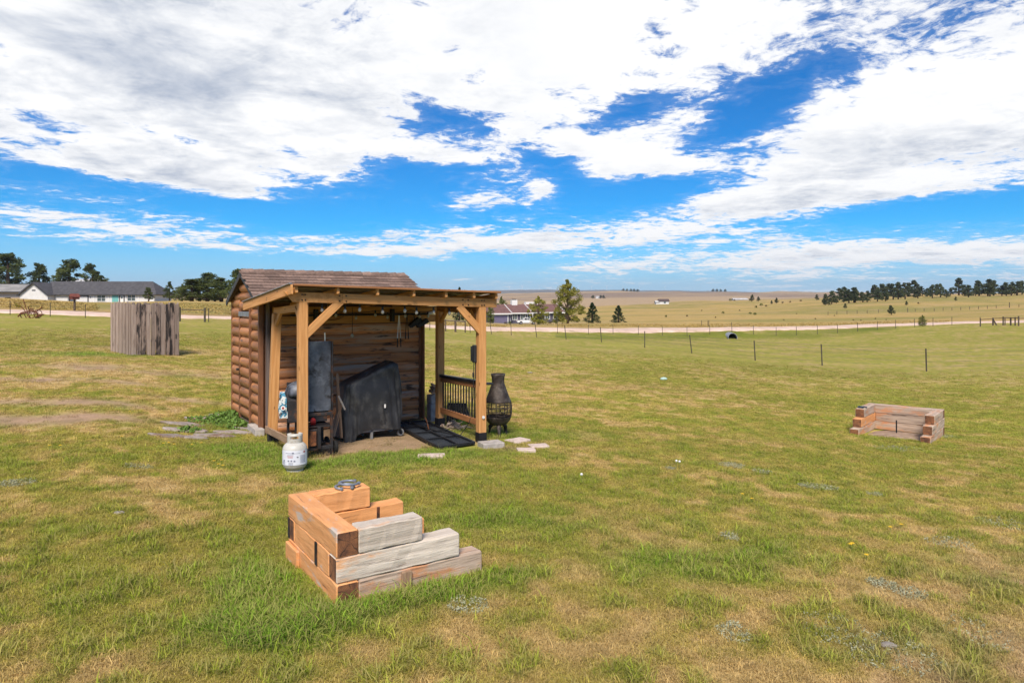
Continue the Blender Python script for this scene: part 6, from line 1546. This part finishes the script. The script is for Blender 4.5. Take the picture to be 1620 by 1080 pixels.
def FLB(px, py):
    w = 'at far left' if px < 100 else 'left of the flagstones' if px < 210 else 'in front of the flagstones' if px < 322 else 'between flagstones and propane tank' if px < 400 else 'in the middle right grass' if px < 1200 else 'in the lower right grass'
    k = _fc.get(w, 0); _fc[w] = k + 1
    return '%s of the small yellow flowers from the left %s' % (ORD[k], w)
def flower(px, py):
    p = hit(px, py, 2.5, 40); h = RNG.uniform(.05, .10)
    t = thing('yellow_flower', p, FLB(px, py), 'flower', 'yellow flowers in the lawn')
    MB().tube([p, p + Vector((.005, 0, h))], .0025, 4).build('stem', M['weed'], t)
    b = MB(); c = p + Vector((.005, 0, h))
    for k in range(9):
        a = k * .698; d = Vector((math.cos(a), math.sin(a), .25)); s = Vector((-math.sin(a), math.cos(a), 0)) * .007
        b.add([c, c + d * .016 + s, c + d * .028, c + d * .016 - s], [(0, 1, 2, 3)])
    b.lathe([(.001, .0), (.009, .002), (.006, .009), (.001, .01)], 7, Matrix.Translation(c)); b.build('bloom', M['flower'], t)
for (px, py) in [(78, 715), (95, 712), (258, 709), (266, 706), (275, 708), (338, 738), (345, 740), (350, 738), (352, 742), (192, 697), (205, 655), (1348, 872), (1370, 887), (1408, 845), (1345, 868), (1425, 837), (1174, 792), (1189, 795), (318, 705), (303, 708)][0:0] or sorted([(78, 715), (95, 712), (258, 709), (266, 706), (275, 708), (338, 738), (345, 740), (350, 738), (352, 742), (192, 697), (205, 655), (1348, 872), (1370, 887), (1408, 845), (1345, 868), (1425, 837), (1174, 792), (1189, 795), (318, 705), (303, 708)]): flower(px, py)
for (px, py) in ((920, 764), (1075, 742), (1070, 741)):
    p = hit(px, py, 2.5, 40); t = thing('seed_head', p, {920: 'white dandelion seed head nearest the pavers', 1075: 'right one of two white seed heads close together mid lawn', 1070: 'left one of two white seed heads close together mid lawn'}[px], 'flower', 'white seed heads in the lawn')
    MB().tube([p, p + Vector((0, 0, .11))], .0025, 4).build('stem', M['weed'], t)
    MB().add(*_ico(p + Vector((0, 0, .125)), .022)) if False else MB().lathe([(.001, -.02), (.014, -.014), (.02, 0), (.014, .014), (.001, .02)], 8, Matrix.Translation(p + Vector((0, 0, .125)))).build('head', M['whitepaint'], t)
# low silvery mats and green weeds
co = []; cw = []
rs = np.random.RandomState(5)
for (px, py, rx, ry, n) in ((1158, 737, .22, .12, 260), (1205, 747, .16, .08, 120), (1294, 771, .30, .12, 340), (1384, 783, .12, .06, 80), (1155, 850, .10, .08, 110), (1060, 742, .1, .05, 70), (25, 766, .24, .10, 260), (220, 739, .2, .08, 120), (1325, 1000, .26, .2, 130), (1410, 1035, .35, .2, 150), (1540, 1000, .2, .2, 60), (1160, 1002, .12, .1, 130), (1395, 925, .12, .08, 120), (1440, 940, .14, .1, 130), (1480, 690, .5, .2, 260), (1420, 710, .5, .2, 160), (740, 960, .16, .10, 160), (1500, 860, .25, .15, 130), (1590, 830, .3, .2, 130), (285, 681, .3, .12, 200), (350, 660, .35, .15, 220)):
    p = hit(px, py, 2.5, 40)
    a = rs.uniform(0, 6.28, n); r = np.sqrt(rs.rand(n)); X = p.x + rx * r * np.cos(a); Y = p.y + ry * 1.6 * r * np.sin(a)
    co.append(np.stack([X, Y, gz(X, Y) + .008 + .02 * rs.rand(n)], 1))
tag(meshobj('sage_mats', quadmesh('sage', cards(np.concatenate(co), 6, .022, .008, rs, 1.0), M['sage']), None, Matrix.Identity(4)), kind='stuff')
for (px, py, rx, ry, n) in ((345, 668, .6, .30, 170), (372, 660, .5, .35, 200), (380, 676, .25, .2, 80), (360, 672, .4, .2, 90), (735, 668, .3, .3, 150), (300, 683, .2, .1, 50)):
    p = hit(px, py, 5, 40); a = rs.uniform(0, 6.28, n); r = np.sqrt(rs.rand(n)); X = p.x + rx * r * np.cos(a); Y = p.y + ry * 1.6 * r * np.sin(a)
    cw.append(np.stack([X, Y, gz(X, Y) + .03 + .10 * rs.rand(n) * (1 - r)], 1))
tag(meshobj('green_weeds', quadmesh('weeds', cards(np.concatenate(cw), 4, .05, .035, rs), M['weed']), None, Matrix.Identity(4)), kind='stuff')
# tall dry grass on the bank and road verges
cv = []
for px0, px1, Z0, Z1, n in ((-60, 155, 84, 106, 1500), (240, 470, 86, 120, 1500), (690, 800, 94, 128, 500), (880, 1500, 118, 150, 2600), (800, 900, 160, 175, 200)):
    px = rs.uniform(px0, px1, n); Z = rs.uniform(Z0, Z1, n)
    d = road_dist((px - 810) / F * Z, Z); ok = d > 5.2
    X = ((px - 810) / F * Z)[ok]; Y = Z[ok]; cv.append(np.stack([X, Y, gz(X, Y) + .06], 1))
m_dry = mat('dry grass tufts', (.42, .29, .10), (.27, .20, .055), (.3, .3, .3), .9, coord='World', rnd=0)
tag(meshobj('verge_grass', quadmesh('verge grass', cards(np.concatenate(cv), 5, .30, .10, rs, .35), m_dry), None, Matrix.Identity(4)), kind='stuff')

# ------------------------------------------------------------------ lawn grass
def tuft(seed, nb, rad, hmin, hmax, wid, bend):
    r = np.random.RandomState(seed); vs = []; fs = []
    for i in range(nb):
        a = r.uniform(0, 6.28); k = rad * math.sqrt(r.rand()); x, y = k * math.cos(a), k * math.sin(a)
        h = r.uniform(hmin, hmax); d = r.uniform(0, 6.28); bx_, by_ = math.cos(d) * bend * h * r.uniform(.4, 1.6), math.sin(d) * bend * h * r.uniform(.4, 1.6)
        sx, sy = -math.sin(d) * wid, math.cos(d) * wid
        b0 = len(vs)
        vs += [(x - sx, y - sy, -.008), (x + sx, y + sy, -.008), (x + bx_ * .35 + sx * .8, y + by_ * .35 + sy * .8, h * .62), (x + bx_ * .35 - sx * .8, y + by_ * .35 - sy * .8, h * .62), (x + bx_, y + by_, h * r.uniform(.8, 1))]
        fs += [(b0, b0 + 1, b0 + 2, b0 + 3), (b0 + 3, b0 + 2, b0 + 4)]
    me = bpy.data.meshes.new('tuft'); me.from_pydata(vs, [], fs); return me
def build_grass():
    m, b = new_mat('grass blades'); nt = m.node_tree
    at = nt.nodes.new('ShaderNodeAttribute'); at.attribute_type = 'INSTANCER'; at.attribute_name = 'tuft_colour'
    oi = nt.nodes.new('ShaderNodeObjectInfo')
    gi = nt.nodes.new('ShaderNodeNewGeometry')
    k = E(oi.outputs['Random']) * .5 + .75
    rpi = E(gi.outputs['Random Per Island']) * .7 + .65
    cm = nt.nodes.new('ShaderNodeCombineColor'); kk = k * rpi
    for i in range(3): nt.links.new(kk.s, cm.inputs[i])
    col = E.mix(1., at.outputs['Color'], cm.outputs[0], 'MULTIPLY')
    dry = E.m('GREATER_THAN', E(gi.outputs['Random Per Island']), .74) * .6
    col = E.mix(dry, col, (.36, .27, .13))
    nt.links.new(col, b.inputs['Base Color']); b.inputs['Roughness'].default_value = .75; b.inputs['Specular IOR Level'].default_value = .12
    translucent(m, .35)
    src = bpy.data.collections.new('grass tufts')
    kinds = [tuft(1, 30, .075, .010, .026, .0019, 1.5), tuft(2, 32, .080, .008, .024, .0018, 1.8), tuft(3, 26, .070, .012, .034, .0020, 1.2), tuft(4, 15, .060, .03, .085, .0028, 1.0)]
    for i, me in enumerate(kinds):
        me.materials.append(m); src.objects.link(bpy.data.objects.new('tuft_%d' % i, me))
    rs = np.random.RandomState(3)
    n = 280000
    R = 2.6 + (50 - 2.6) * rs.rand(n) ** 1.35
    th = rs.uniform(math.radians(-43), math.radians(43), n)
    X = R * np.sin(th); Y = R * np.cos(th)
    bw = bare(X, Y); lw = lush(X, Y); gsel, n1, n2, n3 = lawn_mix(X, Y)
    keep = rs.rand(n) < np.clip(1.05 - bw * 1.15, 0.03, 1) * np.clip(.55 + gsel * .8 + lw, .3, 1) * np.clip((50 - R) / 36, 0, 1)
    # keep clear of solid things
    def inside(O, a, c, L, W_): return ((X - O.x) * a.x + (Y - O.y) * a.y > -.01) & ((X - O.x) * a.x + (Y - O.y) * a.y < L) & ((X - O.x) * c.x + (Y - O.y) * c.y > -.01) & ((X - O.x) * c.x + (Y - O.y) * c.y < W_)
    keep &= ~inside(A0, U, V, SW, SD)
    for w_ in ((CRIB0, U, V, .18, 1.325), (CRIB0, U, V, 1.36, .18)): keep &= ~inside(*w_)
    keep &= ~inside(CRIB0 + V * 1.145, U, V, 1.36, .18)
    keep &= ~inside(RO, ax, bx, 1.5, 1.65)
    _pa = (c4[1] - c4[0]); _pc = (c4[3] - c4[0])
    keep &= ~inside(c4[0], _pa.normalized(), _pc.normalized(), _pa.length, _pc.length + .1)
    for (px_, py_, r_) in ((-.37, 12.02, .22), (.10, 12.62, .2), (.47, 12.18, .18), (.24, 11.72, .16), (-1.30, 11.0, .16)): keep &= np.hypot(X - px_, Y - py_) > r_
    keep &= np.hypot(X - tp.x, Y - tp.y) > .13
    X, Y, bw, lw, gsel, n3, R = (q[keep] for q in (X, Y, bw, lw, gsel, n3, R)); n = len(X)
    Z = gz(X, Y)
    c = ground_color(X, Y) * rs.uniform(.85, 1.45, (n, 1)) * np.array([[1.08, 1.06, .95]])
    clump = (n3 > .57) & (gsel > .45)
    c[clump] *= np.array([[.80, .94, .75]])
    long_ = (lw > .55 + .45 * rs.rand(n)) | (clump & (rs.rand(n) < .22) & (R < 12))
    idx = np.where(long_, 3, rs.randint(0, 3, n))
    sc_ = rs.uniform(.75, 1.3, n) * (1 + np.clip(R - 6, 0, 40) / 42) * np.where(long_ & (R > 8), .8, 1) * np.where(long_ & (R < 8), rs.uniform(.6, 1.35, n), 1)
    me = bpy.data.meshes.new('grass'); me.vertices.add(n); me.vertices.foreach_set('co', np.stack([X, Y, Z], 1).ravel()); me.update()
    a = me.attributes.new('tuft_colour', 'FLOAT_COLOR', 'POINT'); a.data.foreach_set('color', np.concatenate([np.clip(c, 0, 1), np.ones((n, 1))], 1).ravel())
    a = me.attributes.new('kind_index', 'INT', 'POINT'); a.data.foreach_set('value', idx.astype(np.int32))
    a = me.attributes.new('size', 'FLOAT', 'POINT'); a.data.foreach_set('value', sc_.astype(np.float32))
    rot = np.stack([rs.normal(0, .12, n), rs.normal(0, .12, n), rs.uniform(0, 6.28, n)], 1)
    a = me.attributes.new('turn', 'FLOAT_VECTOR', 'POINT'); a.data.foreach_set('vector', rot.ravel())
    o = meshobj('grass', me, m, Matrix.Identity(4)); tag(o, kind='stuff')
    ng = bpy.data.node_groups.new('scatter grass', 'GeometryNodeTree')
    ng.interface.new_socket('Geometry', in_out='INPUT', socket_type='NodeSocketGeometry'); ng.interface.new_socket('Geometry', in_out='OUTPUT', socket_type='NodeSocketGeometry')
    N = ng.nodes; L = ng.links
    gi_ = N.new('NodeGroupInput'); go = N.new('NodeGroupOutput'); ip = N.new('GeometryNodeInstanceOnPoints'); ci = N.new('GeometryNodeCollectionInfo')
    ci.inputs['Collection'].default_value = src; ci.inputs['Separate Children'].default_value = True; ci.inputs['Reset Children'].default_value = True
    m2p = N.new('GeometryNodeMeshToPoints')
    def attr(nm, ty):
        q = N.new('GeometryNodeInputNamedAttribute'); q.data_type = ty; q.inputs['Name'].default_value = nm
        return [s for s in q.outputs if s.enabled and s.name == 'Attribute'][0]
    L.new(gi_.outputs[0], m2p.inputs['Mesh']); L.new(m2p.outputs[0], ip.inputs['Points']); L.new(ci.outputs[0], ip.inputs['Instance'])
    ip.inputs['Pick Instance'].default_value = True
    L.new(attr('kind_index', 'INT'), ip.inputs['Instance Index']); L.new(attr('size', 'FLOAT'), ip.inputs['Scale'])
    er = N.new('FunctionNodeEulerToRotation'); L.new(attr('turn', 'FLOAT_VECTOR'), er.inputs[0]); L.new(er.outputs[0], ip.inputs['Rotation'])
    L.new(ip.outputs[0], go.inputs[0])
    md = o.modifiers.new('scatter', 'NODES'); md.node_group = ng
build_grass()
# ------------------------------------------------------------------ the air
def build_haze():
    m = bpy.data.materials.new('haze'); m.use_nodes = True; nt = m.node_tree
    nt.nodes.remove(nt.nodes['Principled BSDF'])
    v = nt.nodes.new('ShaderNodeVolumePrincipled'); v.inputs['Color'].default_value = (.80, .88, 1, 1); v.inputs['Density'].default_value = 8e-5; v.inputs['Anisotropy'].default_value = .2
    nt.links.new(v.outputs[0], nt.nodes['Material Output'].inputs['Volume'])
    o = MB().box((0, 0, (260 - 40) / 2), (19400, 19400, 300)).build('haze', m)
    tag(o, kind='stuff')
build_haze()
